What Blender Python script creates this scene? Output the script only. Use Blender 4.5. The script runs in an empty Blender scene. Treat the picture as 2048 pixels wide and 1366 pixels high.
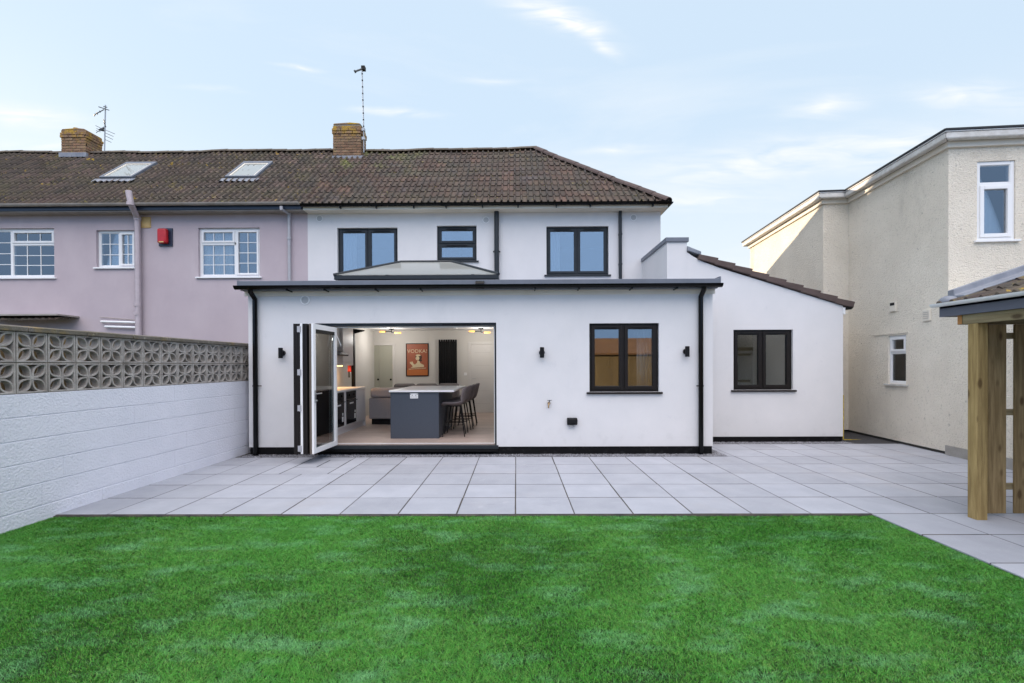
import bpy, math, random
import numpy as np
from mathutils import Vector, Matrix
random.seed(7)
rng = np.random.default_rng(11)
C = bpy.context.scene.collection
PI = math.pi
# ------------------------------------------------------------------ camera
F = 950.5; CX = 1024.0; CY = 735.4; EYE = Vector((0, 0, 1.521))
YAW, PITCH, ROLL = .0084, .006, .004
_f = Vector((-math.sin(YAW), math.cos(YAW), 0)); _r = Vector((math.cos(YAW), math.sin(YAW), 0)); _u = Vector((0, 0, 1))
FW = _f*math.cos(PITCH) - _u*math.sin(PITCH); _u2 = _u*math.cos(PITCH) + _f*math.sin(PITCH)
RT = _r*math.cos(ROLL) - _u2*math.sin(ROLL); UP = _u2*math.cos(ROLL) + _r*math.sin(ROLL)
cam = bpy.data.cameras.new('camera'); camo = bpy.data.objects.new('camera', cam); C.objects.link(camo)
cam.sensor_width = 36; cam.lens = F/2048*36; cam.shift_y = (CY-683)/2048; cam.clip_start = .05; cam.clip_end = 2000
camo.matrix_world = Matrix(((RT.x, UP.x, -FW.x, EYE.x), (RT.y, UP.y, -FW.y, EYE.y), (RT.z, UP.z, -FW.z, EYE.z), (0, 0, 0, 1)))
bpy.context.scene.camera = camo
# ------------------------------------------------------------------ sky, sun, exposure
SUN_AZ = math.atan2(-.771, .636)      # from +Y towards +X
SUN_EL = math.radians(13.9)
sc = bpy.context.scene
sc.view_settings.view_transform = 'Standard'; sc.view_settings.look = 'None'
sc.view_settings.exposure = 1.22; sc.view_settings.gamma = 1.0
w = bpy.data.worlds.new('World'); sc.world = w; w.use_nodes = True
nt = w.node_tree; N = nt.nodes; L = nt.links; N.clear()
def nd(t, **k):
    n = N.new(t)
    for a, b in k.items(): setattr(n, a, b)
    return n
sky = nd('ShaderNodeTexSky', sky_type='NISHITA', sun_disc=False, sun_elevation=SUN_EL, sun_rotation=SUN_AZ)
sky.air_density = 1.0; sky.dust_density = .6; sky.ozone_density = 2.0
tc = nd('ShaderNodeTexCoord'); sx = nd('ShaderNodeSeparateXYZ'); L.new(tc.outputs['Generated'], sx.inputs[0])
zz = nd('ShaderNodeMath', operation='ADD'); L.new(sx.outputs['Z'], zz.inputs[0]); zz.inputs[1].default_value = .12
dx = nd('ShaderNodeMath', operation='DIVIDE'); L.new(sx.outputs['X'], dx.inputs[0]); L.new(zz.outputs[0], dx.inputs[1])
dy = nd('ShaderNodeMath', operation='DIVIDE'); L.new(sx.outputs['Y'], dy.inputs[0]); L.new(zz.outputs[0], dy.inputs[1])
cb = nd('ShaderNodeCombineXYZ'); L.new(dx.outputs[0], cb.inputs[0]); L.new(dy.outputs[0], cb.inputs[1])
mp = nd('ShaderNodeMapping'); L.new(cb.outputs[0], mp.inputs[0]); mp.inputs['Rotation'].default_value = (0, 0, -.35); mp.inputs['Scale'].default_value = (.55, 1.5, 1); mp.inputs['Location'].default_value = (2.3, 1.1, 0)
n1 = nd('ShaderNodeTexNoise'); n1.inputs['Scale'].default_value = 1.1; n1.inputs['Detail'].default_value = 7; n1.inputs['Roughness'].default_value = .58; n1.inputs['Distortion'].default_value = .6; L.new(mp.outputs[0], n1.inputs['Vector'])
cr = nd('ShaderNodeValToRGB'); cr.color_ramp.elements[0].position = .47; cr.color_ramp.elements[1].position = .66; L.new(n1.outputs['Fac'], cr.inputs[0])
cf = nd('ShaderNodeMath', operation='MULTIPLY'); L.new(cr.outputs[0], cf.inputs[0]); cf.inputs[1].default_value = .85
haze = nd('ShaderNodeMixRGB'); haze.inputs[0].default_value = .93; haze.inputs[2].default_value = (2.95, 3.62, 4.32, 1); L.new(sky.outputs[0], haze.inputs[1])
cl = nd('ShaderNodeMixRGB'); cl.inputs[2].default_value = (4.35, 4.45, 4.5, 1); 
yy = nd('ShaderNodeMath', operation='MAXIMUM'); L.new(sx.outputs['Y'], yy.inputs[0]); yy.inputs[1].default_value = .02
ua = nd('ShaderNodeMath', operation='DIVIDE'); L.new(sx.outputs['X'], ua.inputs[0]); L.new(yy.outputs[0], ua.inputs[1])
ue = nd('ShaderNodeMath', operation='DIVIDE'); L.new(sx.outputs['Z'], ue.inputs[0]); L.new(yy.outputs[0], ue.inputs[1])
uv_ = nd('ShaderNodeCombineXYZ'); L.new(ua.outputs[0], uv_.inputs[0]); L.new(ue.outputs[0], uv_.inputs[1])
wn_ = nd('ShaderNodeTexNoise'); wn_.inputs['Scale'].default_value = 5; wn_.inputs['Detail'].default_value = 6; L.new(uv_.outputs[0], wn_.inputs['Vector'])
ws_ = nd('ShaderNodeVectorMath', operation='MULTIPLY_ADD'); L.new(wn_.outputs['Color'], ws_.inputs[0]); ws_.inputs[1].default_value = (.10, .05, 0); L.new(uv_.outputs[0], ws_.inputs[2])
fs_ = nd('ShaderNodeMapping'); fs_.inputs['Rotation'].default_value = (0, 0, .25); fs_.inputs['Scale'].default_value = (7, 38, 1); L.new(uv_.outputs[0], fs_.inputs[0])
fn_ = nd('ShaderNodeTexNoise'); fn_.inputs['Scale'].default_value = 1; fn_.inputs['Detail'].default_value = 7; fn_.inputs['Distortion'].default_value = .8; L.new(fs_.outputs[0], fn_.inputs['Vector'])
fr_ = nd('ShaderNodeMapRange'); fr_.inputs[1].default_value = .28; fr_.inputs[2].default_value = .72; L.new(fn_.outputs['Fac'], fr_.inputs[0])
acc = None
for (px_, py_, a_, b_, ang_, k_) in ((1120, 45, 210, 46, -20, 1.25), (1200, 92, 90, 26, -28, .8), (40, 222, 240, 40, -7, 1.4), (790, 222, 150, 15, -4, .9), (985, 157, 110, 12, -3, .7), (1645, 222, 140, 50, 12, .8), (1930, 205, 230, 48, -4, .8), (1790, 300, 330, 75, 6, 1.0), (1480, 335, 360, 80, 4, .9), (600, 128, 90, 9, -5, .6), (1240, 300, 130, 18, 4, .6), (90, 275, 220, 22, 3, .7), (430, 180, 120, 12, -5, .4), (1400, 400, 260, 40, 0, .6)):
    m_ = nd('ShaderNodeMapping', vector_type='TEXTURE'); m_.inputs['Location'].default_value = ((px_-1032)/950+.05, (730-py_)/950+.025, 0); m_.inputs['Rotation'].default_value = (0, 0, math.radians(ang_)); m_.inputs['Scale'].default_value = (a_/950, b_/950, 1); L.new(ws_.outputs[0], m_.inputs[0])
    g_ = nd('ShaderNodeTexGradient', gradient_type='QUADRATIC_SPHERE'); L.new(m_.outputs[0], g_.inputs[0])
    q_ = nd('ShaderNodeMath', operation='MULTIPLY_ADD'); L.new(g_.outputs['Fac'], q_.inputs[0]); q_.inputs[1].default_value = k_*1.55
    if acc: L.new(acc.outputs[0], q_.inputs[2])
    else: q_.inputs[2].default_value = 0
    acc = q_
cp = nd('ShaderNodeMath', operation='MULTIPLY', use_clamp=True); L.new(acc.outputs[0], cp.inputs[0]); L.new(fr_.outputs[0], cp.inputs[1])
yc = nd('ShaderNodeMapRange'); yc.inputs[1].default_value = .05; yc.inputs[2].default_value = .3; L.new(sx.outputs['Y'], yc.inputs[0])
cq = nd('ShaderNodeMath', operation='MULTIPLY'); L.new(cp.outputs[0], cq.inputs[0]); L.new(yc.outputs[0], cq.inputs[1])
cfa = nd('ShaderNodeMath', operation='MULTIPLY_ADD', use_clamp=True); L.new(cf.outputs[0], cfa.inputs[0]); cfa.inputs[1].default_value = .35; L.new(cq.outputs[0], cfa.inputs[2]); L.new(cfa.outputs[0], cl.inputs[0])
lowm = nd('ShaderNodeMapRange', interpolation_type='SMOOTHSTEP'); L.new(sx.outputs['Z'], lowm.inputs[0]); lowm.inputs[1].default_value = .46; lowm.inputs[2].default_value = .14; lowm.inputs[4].default_value = .85
low = nd('ShaderNodeMixRGB'); low.inputs[2].default_value = (3.75, 4.12, 4.42, 1); L.new(lowm.outputs[0], low.inputs[0]); L.new(haze.outputs[0], low.inputs[1]); L.new(low.outputs[0], cl.inputs[1])
# bright sky overhead and behind the camera, out of view, added to light walls
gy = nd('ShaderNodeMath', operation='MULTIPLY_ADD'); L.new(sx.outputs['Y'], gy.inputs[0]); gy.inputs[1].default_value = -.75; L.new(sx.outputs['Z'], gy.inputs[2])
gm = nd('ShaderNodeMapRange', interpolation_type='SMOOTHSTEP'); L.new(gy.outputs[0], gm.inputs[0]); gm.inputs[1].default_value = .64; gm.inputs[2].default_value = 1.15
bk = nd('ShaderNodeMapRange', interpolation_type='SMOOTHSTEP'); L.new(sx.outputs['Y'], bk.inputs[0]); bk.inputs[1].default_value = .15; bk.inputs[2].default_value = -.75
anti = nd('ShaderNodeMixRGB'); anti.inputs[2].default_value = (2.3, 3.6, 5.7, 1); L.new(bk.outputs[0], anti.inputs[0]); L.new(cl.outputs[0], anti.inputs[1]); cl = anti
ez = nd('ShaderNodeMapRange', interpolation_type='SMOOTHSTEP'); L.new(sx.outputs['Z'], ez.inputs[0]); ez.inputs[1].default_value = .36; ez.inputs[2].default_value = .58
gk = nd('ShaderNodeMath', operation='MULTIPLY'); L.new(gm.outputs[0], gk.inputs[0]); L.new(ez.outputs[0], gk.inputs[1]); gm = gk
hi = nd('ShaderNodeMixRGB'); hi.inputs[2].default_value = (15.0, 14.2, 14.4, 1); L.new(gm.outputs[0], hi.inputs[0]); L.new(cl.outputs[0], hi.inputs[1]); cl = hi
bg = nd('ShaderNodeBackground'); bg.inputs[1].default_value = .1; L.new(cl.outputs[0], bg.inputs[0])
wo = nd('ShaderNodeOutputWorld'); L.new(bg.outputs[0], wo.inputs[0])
sd = Vector((math.sin(SUN_AZ)*math.cos(SUN_EL), math.cos(SUN_AZ)*math.cos(SUN_EL), math.sin(SUN_EL)))
sl = bpy.data.lights.new('sun', 'SUN'); sl.energy = 3.2; sl.angle = math.radians(.6); sl.color = (1, .80, .58)
so = bpy.data.objects.new('sun', sl); C.objects.link(so); so.rotation_euler = sd.to_track_quat('Z', 'Y').to_euler(); so.location = sd*60

# ------------------------------------------------------------------ pixel measurements -> world points on real planes
def ray(px, py): return (FW + RT*((px-CX)/F) + UP*((CY-py)/F))
def hit(px, py, P, n):
    d = ray(px, py); return EYE + d*((Vector(P)-EYE).dot(n)/d.dot(n))
def at(px, py, Y): return hit(px, py, (0, Y, 0), Vector((0, 1, 0)))
def onz(px, py, z=0.): return hit(px, py, (0, 0, z), Vector((0, 0, 1)))

# ------------------------------------------------------------------ materials
def mat(name, col, rough=.6, metal=0., col2=None, vs=3., vc=(.35, .65), bump=0., bs=120., tile=0., hue=None, spec=.5, stretch=None, bdetail=3, emit=None, mixmax=1.):
    m = bpy.data.materials.new(name); m.use_nodes = True; t = m.node_tree; n = t.nodes; l = t.links
    b = n['Principled BSDF']; b.inputs['Roughness'].default_value = rough; b.inputs['Metallic'].default_value = metal
    b.inputs['Specular IOR Level'].default_value = spec; b.inputs['Base Color'].default_value = (*col, 1)
    geo = n.new('ShaderNodeNewGeometry'); vec = geo.outputs['Position']
    if stretch:
        mp = n.new('ShaderNodeMapping'); mp.inputs['Scale'].default_value = stretch; l.new(vec, mp.inputs[0]); vec = mp.outputs[0]
    out = None
    if col2:
        ns = n.new('ShaderNodeTexNoise'); ns.inputs['Scale'].default_value = vs; ns.inputs['Detail'].default_value = 6; ns.inputs['Roughness'].default_value = .62; l.new(vec, ns.inputs['Vector'])
        r = n.new('ShaderNodeMapRange'); r.inputs[1].default_value = vc[0]; r.inputs[2].default_value = vc[1]; r.inputs[4].default_value = mixmax; l.new(ns.outputs['Fac'], r.inputs[0])
        mx = n.new('ShaderNodeMixRGB'); mx.inputs[1].default_value = (*col, 1); mx.inputs[2].default_value = (*col2, 1); l.new(r.outputs[0], mx.inputs[0]); out = mx.outputs[0]
    if tile or hue:
        uv = n.new('ShaderNodeUVMap'); uv.uv_map = 'UVMap'; wn = n.new('ShaderNodeTexWhiteNoise'); wn.noise_dimensions = '2D'; l.new(uv.outputs[0], wn.inputs['Vector'])
        if hue:
            mh = n.new('ShaderNodeMixRGB'); sp = n.new('ShaderNodeSeparateColor'); l.new(wn.outputs['Color'], sp.inputs[0])
            pw = n.new('ShaderNodeMath'); pw.operation = 'POWER'; pw.inputs[1].default_value = 2.2; l.new(sp.outputs[1], pw.inputs[0]); l.new(pw.outputs[0], mh.inputs[0])
            if out: l.new(out, mh.inputs[1])
            else: mh.inputs[1].default_value = (*col, 1)
            mh.inputs[2].default_value = (*hue, 1); out = mh.outputs[0]
        r = n.new('ShaderNodeMapRange'); r.inputs[3].default_value = 1-tile; r.inputs[4].default_value = 1+tile; l.new(wn.outputs['Value'], r.inputs[0])
        mm = n.new('ShaderNodeVectorMath'); mm.operation = 'SCALE'
        if out: l.new(out, mm.inputs[0])
        else: mm.inputs[0].default_value = col
        l.new(r.outputs[0], mm.inputs['Scale']); out = mm.outputs[0]
    if out: l.new(out, b.inputs['Base Color'])
    if bump:
        nb = n.new('ShaderNodeTexNoise'); nb.inputs['Scale'].default_value = bs; nb.inputs['Detail'].default_value = bdetail; l.new(vec, nb.inputs['Vector'])
        bp = n.new('ShaderNodeBump'); bp.inputs['Strength'].default_value = 1.; bp.inputs['Distance'].default_value = bump; l.new(nb.outputs['Fac'], bp.inputs['Height']); l.new(bp.outputs[0], b.inputs['Normal'])
    if emit:
        b.inputs['Emission Color'].default_value = (*emit[:3], 1); b.inputs['Emission Strength'].default_value = emit[3]
    return m
def over(m, col, scale, lo, hi, amt=1., stretch=None, zlo=None, zhi=None, box=None):
    """add one more layer of weathering (lichen, stain) of its own colour over a material"""
    t = m.node_tree; n = t.nodes; l = t.links; b = n['Principled BSDF']
    geo = n.new('ShaderNodeNewGeometry'); vec = geo.outputs['Position']
    if stretch:
        mp = n.new('ShaderNodeMapping'); mp.inputs['Scale'].default_value = stretch; l.new(vec, mp.inputs[0]); vec = mp.outputs[0]
    ns = n.new('ShaderNodeTexNoise'); ns.inputs['Scale'].default_value = scale; ns.inputs['Detail'].default_value = 8; ns.inputs['Roughness'].default_value = .65; l.new(vec, ns.inputs['Vector'])
    r = n.new('ShaderNodeMapRange'); r.inputs[1].default_value = lo; r.inputs[2].default_value = hi; r.inputs[4].default_value = amt; l.new(ns.outputs['Fac'], r.inputs[0]); fac = r.outputs[0]
    sep = n.new('ShaderNodeSeparateXYZ'); l.new(geo.outputs['Position'], sep.inputs[0])
    def mul(o):
        nonlocal fac
        k = n.new('ShaderNodeMath'); k.operation = 'MULTIPLY'; l.new(fac, k.inputs[0]); l.new(o, k.inputs[1]); fac = k.outputs[0]
    if zlo is not None:
        q = n.new('ShaderNodeMapRange'); q.inputs[1].default_value = zlo; q.inputs[2].default_value = zhi; l.new(sep.outputs['Z'], q.inputs[0]); mul(q.outputs[0])
    if box:
        q = n.new('ShaderNodeMapRange'); q.inputs[1].default_value = box[0]; q.inputs[2].default_value = box[1]; l.new(sep.outputs['X'], q.inputs[0]); mul(q.outputs[0])
    mx = n.new('ShaderNodeMixRGB'); mx.inputs[2].default_value = (*col, 1); l.new(fac, mx.inputs[0])
    bc = b.inputs['Base Color']
    if bc.is_linked: l.new(bc.links[0].from_socket, mx.inputs[1])
    else: mx.inputs[1].default_value = bc.default_value
    l.new(mx.outputs[0], bc); return m
def glass(name, base, tint=(1, 1, 1), k=1.2, rough=0.):
    m = bpy.data.materials.new(name); m.use_nodes = True; t = m.node_tree; n = t.nodes; l = t.links; n.clear()
    o = n.new('ShaderNodeOutputMaterial'); mx = n.new('ShaderNodeMixShader'); tr = n.new('ShaderNodeBsdfTransparent'); gl = n.new('ShaderNodeBsdfGlossy')
    tr.inputs[0].default_value = (*tint, 1); gl.inputs['Roughness'].default_value = rough
    fr = n.new('ShaderNodeFresnel'); fr.inputs[0].default_value = 1.5; ma = n.new('ShaderNodeMath'); ma.operation = 'MULTIPLY_ADD'; ma.inputs[1].default_value = k; ma.inputs[2].default_value = base; ma.use_clamp = True
    l.new(fr.outputs[0], ma.inputs[0]); l.new(ma.outputs[0], mx.inputs[0]); l.new(tr.outputs[0], mx.inputs[1]); l.new(gl.outputs[0], mx.inputs[2]); l.new(mx.outputs[0], o.inputs[0]); return m

RENDER_W = over(over(over(mat('white_render', (.69, .68, .685), .88, col2=(.65, .645, .65), vs=1.5, bump=.0022, bs=150, spec=.3), (.53, .54, .56), .9, .58, .8, .4, stretch=(1, 1, .25)), (.52, .515, .51), 5, .55, .75, .5, zlo=.55, zhi=.15), (.58, .58, .60), 5.5, .62, .74, .5)
PURPLE = over(over(mat('mauve_masonry_paint', (.445, .375, .405), .9, col2=(.485, .415, .44), vs=1.3, bump=.002, bs=160), (.42, .35, .38), 1.1, .52, .75, .6, stretch=(1, 1, .35)), (.58, .51, .53), 2.2, .62, .8, .4, stretch=(1, 1, .2))
BEIGE = mat('roughcast', (.83, .765, .65), .95, col2=(.75, .685, .575), vs=1.4, bump=.03, bs=46, bdetail=8)
over(BEIGE, (.30, .27, .22), 13, .62, .74, .75); over(BEIGE, (.52, .47, .38), 30, .56, .66, .6); over(BEIGE, (.42, .38, .31), 1.3, .60, .78, .45, stretch=(1, 1, .3))
CREAM = mat('cream_fascia', (.74, .69, .60), .5, col2=(.68, .62, .52), vs=2)
WHITE_PVC = mat('white_upvc', (.80, .80, .80), .35)
WHITE_DIRTY = mat('weathered_white_gutter', (.66, .65, .62), .45, col2=(.5, .48, .44), vs=6)
ANTH = mat('anthracite_frame', (.020, .025, .030), .42, col2=(.026, .031, .036), vs=8, spec=.25)
BROWNBLK = mat('black_brown_frame', (.014, .0115, .011), .4, spec=.22)
BLACKP = mat('gloss_black_plastic', (.003, .003, .0035), .16, spec=.22)
TRIM = mat('grey_roof_trim', (.13, .145, .175), .45, col2=(.16, .175, .21), vs=3)
SLATEBLUE = mat('slate_grey_board', (.115, .125, .16), .5)
NAVY = mat('dark_blue_fascia', (.02, .03, .055), .35)
PLINTH = mat('black_plinth_paint', (.006, .006, .007), .8, spec=.15, col2=(.03, .03, .03), vs=9, vc=(.55, .8), bump=.004, bs=60)
GREYPIPE = mat('grey_painted_pipe', (.42, .42, .45), .5, col2=(.36, .36, .38), vs=7)
MAUVEPIPE = mat('mauve_painted_pipe', (.50, .43, .46), .6, col2=(.43, .37, .39), vs=7, bump=.001, bs=80)
OLDGUT = mat('aged_gutter', (.36, .32, .29), .5, col2=(.27, .24, .21), vs=5)
GLASS_UP = glass('reflecting_pane', .33, (.75, .8, .85), 1.1)
GLASS_LO = glass('lower_pane', .16, (.85, .87, .88), 1.2)
GLASS_CL = glass('clear_door_glass', .16, (.72, .86, .87), 1.3)
GLASS_LAN = glass('lantern_glass', .5, (.8, .85, .85), 1.2, .04)
_t = GLASS_LAN.node_tree; _m = _t.nodes.new('ShaderNodeMixShader'); _d = _t.nodes.new('ShaderNodeBsdfTranslucent'); _e = _t.nodes.new('ShaderNodeBsdfDiffuse'); _a = _t.nodes.new('ShaderNodeMixShader')
_d.inputs[0].default_value = (.7, .72, .7, 1); _e.inputs[0].default_value = (.62, .64, .60, 1); _a.inputs[0].default_value = .6; _m.inputs[0].default_value = .5
_t.links.new(_d.outputs[0], _a.inputs[1]); _t.links.new(_e.outputs[0], _a.inputs[2]); _o = _t.nodes['Material Output']; _t.links.new(_o.inputs[0].links[0].from_socket, _m.inputs[1]); _t.links.new(_a.outputs[0], _m.inputs[2]); _t.links.new(_m.outputs[0], _o.inputs[0])
LEAD = mat('lead_flashing', (.17, .185, .22), .45, col2=(.24, .255, .29), vs=5, bump=.004, bs=12)
TILE = mat('roof_tile_brown', (.088, .062, .048), .85, col2=(.052, .040, .033), vs=5, tile=.32, hue=(.108, .062, .046), bump=.003, bs=90)
over(TILE, (.08, .078, .05), 1.6, .45, .7, .6)
TILE_P = mat('roof_tile_old', (.094, .070, .052), .9, col2=(.056, .046, .039), vs=5, tile=.36, hue=(.12, .08, .07), bump=.004, bs=80)
over(TILE_P, (.085, .08, .045), 1.4, .45, .7, .7)
for m_ in (TILE, TILE_P):
    over(m_, (.20, .18, .15), 22, .66, .72, .7); over(m_, (.26, .22, .06), 11, .61, .67, .7)
    over(m_, (.26, .19, .04), 2.6, .60, .70, .8, zlo=6.6, zhi=7.5)
over(TILE_P, (.42, .27, .03), 3.4, .64, .68, .95); over(TILE_P, (.30, .24, .05), 1.9, .60, .70, .6)
over(TILE, (.22, .25, .05), 1.6, .50, .62, .8, zlo=6.3, zhi=7.4, box=(-2.2, -4.4))
over(TILE, (.11, .10, .115), 2.0, .58, .66, .4)
for m_ in (TILE, TILE_P): over(m_, (.035, .034, .022), 7, .60, .68, .8); over(m_, (.055, .05, .045), 1.2, .5, .62, .5, stretch=(4, .5, .5))
RIDGE = mat('ridge_tile', (.11, .09, .075), .85, col2=(.12, .10, .07), vs=4, tile=.25, bump=.004, bs=60)
HIPT = mat('hip_tile', (.078, .052, .048), .85, col2=(.095, .068, .06), vs=4, tile=.2, bump=.002, bs=60)
BRICK = mat('chimney_brick', (.24, .125, .07), .9, col2=(.17, .10, .065), vs=8, tile=.35, hue=(.28, .20, .12), bump=.006, bs=60)
over(BRICK, (.46, .28, .02), 4.2, .48, .56, .95, zlo=7.75, zhi=8.3); over(BRICK, (.36, .30, .10), 9, .60, .68, .7); over(BRICK, (.40, .26, .04), 11, .64, .68, .9)
MORTAR = mat('mortar', (.22, .19, .15), .95, bump=.006, bs=70)
GALV = mat('galvanised', (.34, .36, .38), .45, .6)
DARKMETAL = mat('dark_metal', (.05, .055, .06), .5)
SLAB = mat('paving_slab', (.38, .395, .44), .8, col2=(.33, .345, .39), vs=2.2, tile=.12, bump=.0018, bs=160)
over(SLAB, (.20, .20, .215), 1.9, .66, .76, .6, stretch=(.7, 1.6, 1)); over(SLAB, (.46, .46, .49), 6, .58, .7, .35)
over(SLAB, (.25, .255, .27), 1.1, .66, .76, .7, stretch=(.6, 1.6, 1)); over(SLAB, (.39, .355, .34), .7, .55, .75, .35); over(SLAB, (.25, .24, .23), 16, .74, .78, .6)
JOINT = mat('joint_sand', (.035, .034, .036), .95, col2=(.10, .085, .07), vs=5, bump=.004, bs=150)
GRAVEL = mat('gravel_stone', (.16, .16, .18), .85, tile=.6, hue=(.34, .34, .36))
GRAVBED = mat('gravel_bed', (.05, .05, .055), .95, bump=.01, bs=80)
SOIL = mat('earth', (.07, .075, .045), .95, col2=(.05, .06, .035), vs=3, bump=.01, bs=50)
PAINTBLK = mat('white_painted_block', (.77, .77, .83), .8, col2=(.72, .725, .785), vs=2, bump=.009, bs=45, bdetail=7)
over(PAINTBLK, (.52, .50, .46), 7, .60, .75, .6, zlo=.22, zhi=.02)
CONC = mat('screen_block_concrete', (.42, .39, .36), .9, col2=(.28, .25, .225), vs=7, tile=.14, bump=.004, bs=110)
over(CONC, (.42, .41, .39), 22, .66, .74, .6); over(CONC, (.12, .105, .085), 5, .56, .72, .6)
COPE = mat('mossy_coping', (.17, .15, .13), .95, col2=(.12, .105, .07), vs=6, tile=.15, bump=.008, bs=60)
over(COPE, (.40, .38, .30), 14, .60, .70, .7); over(COPE, (.27, .19, .07), 5, .56, .7, .7)
def knots(m, col, sc_):
    t = m.node_tree; n = t.nodes; l = t.links; b = n['Principled BSDF']; geo = n.new('ShaderNodeNewGeometry'); mp = n.new('ShaderNodeMapping'); mp.inputs['Scale'].default_value = sc_; l.new(geo.outputs['Position'], mp.inputs[0])
    v = n.new('ShaderNodeTexVoronoi'); v.inputs['Scale'].default_value = 1; l.new(mp.outputs[0], v.inputs['Vector'])
    r = n.new('ShaderNodeMapRange'); r.inputs[1].default_value = .20; r.inputs[2].default_value = .10; r.inputs[4].default_value = .85; l.new(v.outputs['Distance'], r.inputs[0])
    mx = n.new('ShaderNodeMixRGB'); mx.inputs[2].default_value = (*col, 1); l.new(r.outputs[0], mx.inputs[0]); l.new(b.inputs['Base Color'].links[0].from_socket, mx.inputs[1]); l.new(mx.outputs[0], b.inputs['Base Color'])
def wood(name, a, b, sc_=(14, 14, 1.1)):
    m = mat(name, a, .75, col2=b, vs=2.2, vc=(.38, .62), tile=.16, bump=.0025, bs=9, stretch=sc_, spec=.2)
    over(m, (a[0]*.45, a[1]*.42, a[2]*.4), 5, .68, .74, .8, stretch=(1, 1, .45)); knots(m, (a[0]*.25, a[1]*.2, a[2]*.18), (7, 7, 3.2) if sc_[0] > 5 else (7, 3.2, 7)); return m
TIMBER = wood('treated_timber', (.40, .29, .125), (.26, .18, .072))
TIMBER_D = wood('aged_board', (.29, .21, .105), (.18, .125, .058))
ENDGRAIN = mat('end_grain', (.45, .21, .06), .7, col2=(.35, .16, .045), vs=20)
TIMBER_H = wood('treated_beam', (.29, .24, .14), (.21, .165, .09), (1.1, 1.1, 14))
INT_W = mat('interior_paint', (.62, .60, .565), .8)
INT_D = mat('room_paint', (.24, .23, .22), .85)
CEIL = mat('ceiling_paint', (.70, .69, .67), .85)
WOODF = mat('plank_floor', (.50, .40, .35), .5, col2=(.40, .31, .265), vs=2.4, tile=.12, stretch=(1.2, 9, 1), bump=.0006, bs=30)
CARPET = mat('carpet', (.22, .20, .18), .95)
GLOSSW = mat('gloss_white_unit', (.66, .65, .66), .25)
SAGE = mat('sage_door', (.40, .40, .33), .5)
IDOOR = mat('interior_door_paint', (.62, .60, .575), .5)
ISLE = mat('island_panel', (.045, .055, .075), .5, col2=(.055, .065, .085), vs=80)
QUARTZ = mat('quartz_top', (.78, .78, .78), .35)
VELVET = mat('grey_velvet', (.15, .125, .125), .8, col2=(.20, .17, .17), vs=9)
SOFA = mat('light_grey_fabric', (.42, .39, .39), .95, col2=(.37, .345, .35), vs=60, bump=.001, bs=300)
CUSH = mat('dark_grey_fabric', (.15, .135, .135), .95, bump=.001, bs=300)
BLK = mat('matt_black', (.008, .008, .009), .5, spec=.2)
BLKG = mat('black_oven_glass', (.012, .012, .014), .12)
STEEL = mat('steel', (.5, .5, .5), .3, .9)
BRASS = mat('brass', (.32, .22, .12), .4, .8)
PRINT = mat('poster_print', (.36, .10, .045), .5, col2=(.32, .085, .04), vs=9)
CREAMINK = mat('poster_cream', (.66, .56, .36), .6)
DARKINK = mat('poster_dark', (.06, .025, .018), .6)
RED = mat('red_cover', (.52, .012, .018), .4, col2=(.42, .01, .015), vs=9)
YELLOW = mat('yellow_paint', (.55, .42, .03), .6, col2=(.28, .2, .04), vs=20)
OCHRE = mat('old_cream_plastic', (.62, .42, .17), .6)
CURT = mat('sheer_curtain', (.72, .76, .78), .8)
AMBER = mat('amber_bulb', (.8, .35, .06), .3, emit=(1, .36, .07, .9))
WARM = mat('strip_light', (.9, .7, .4), .3, emit=(1, .50, .16, 4))
LABELW = mat('label_white', (.75, .75, .75), .5)

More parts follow.
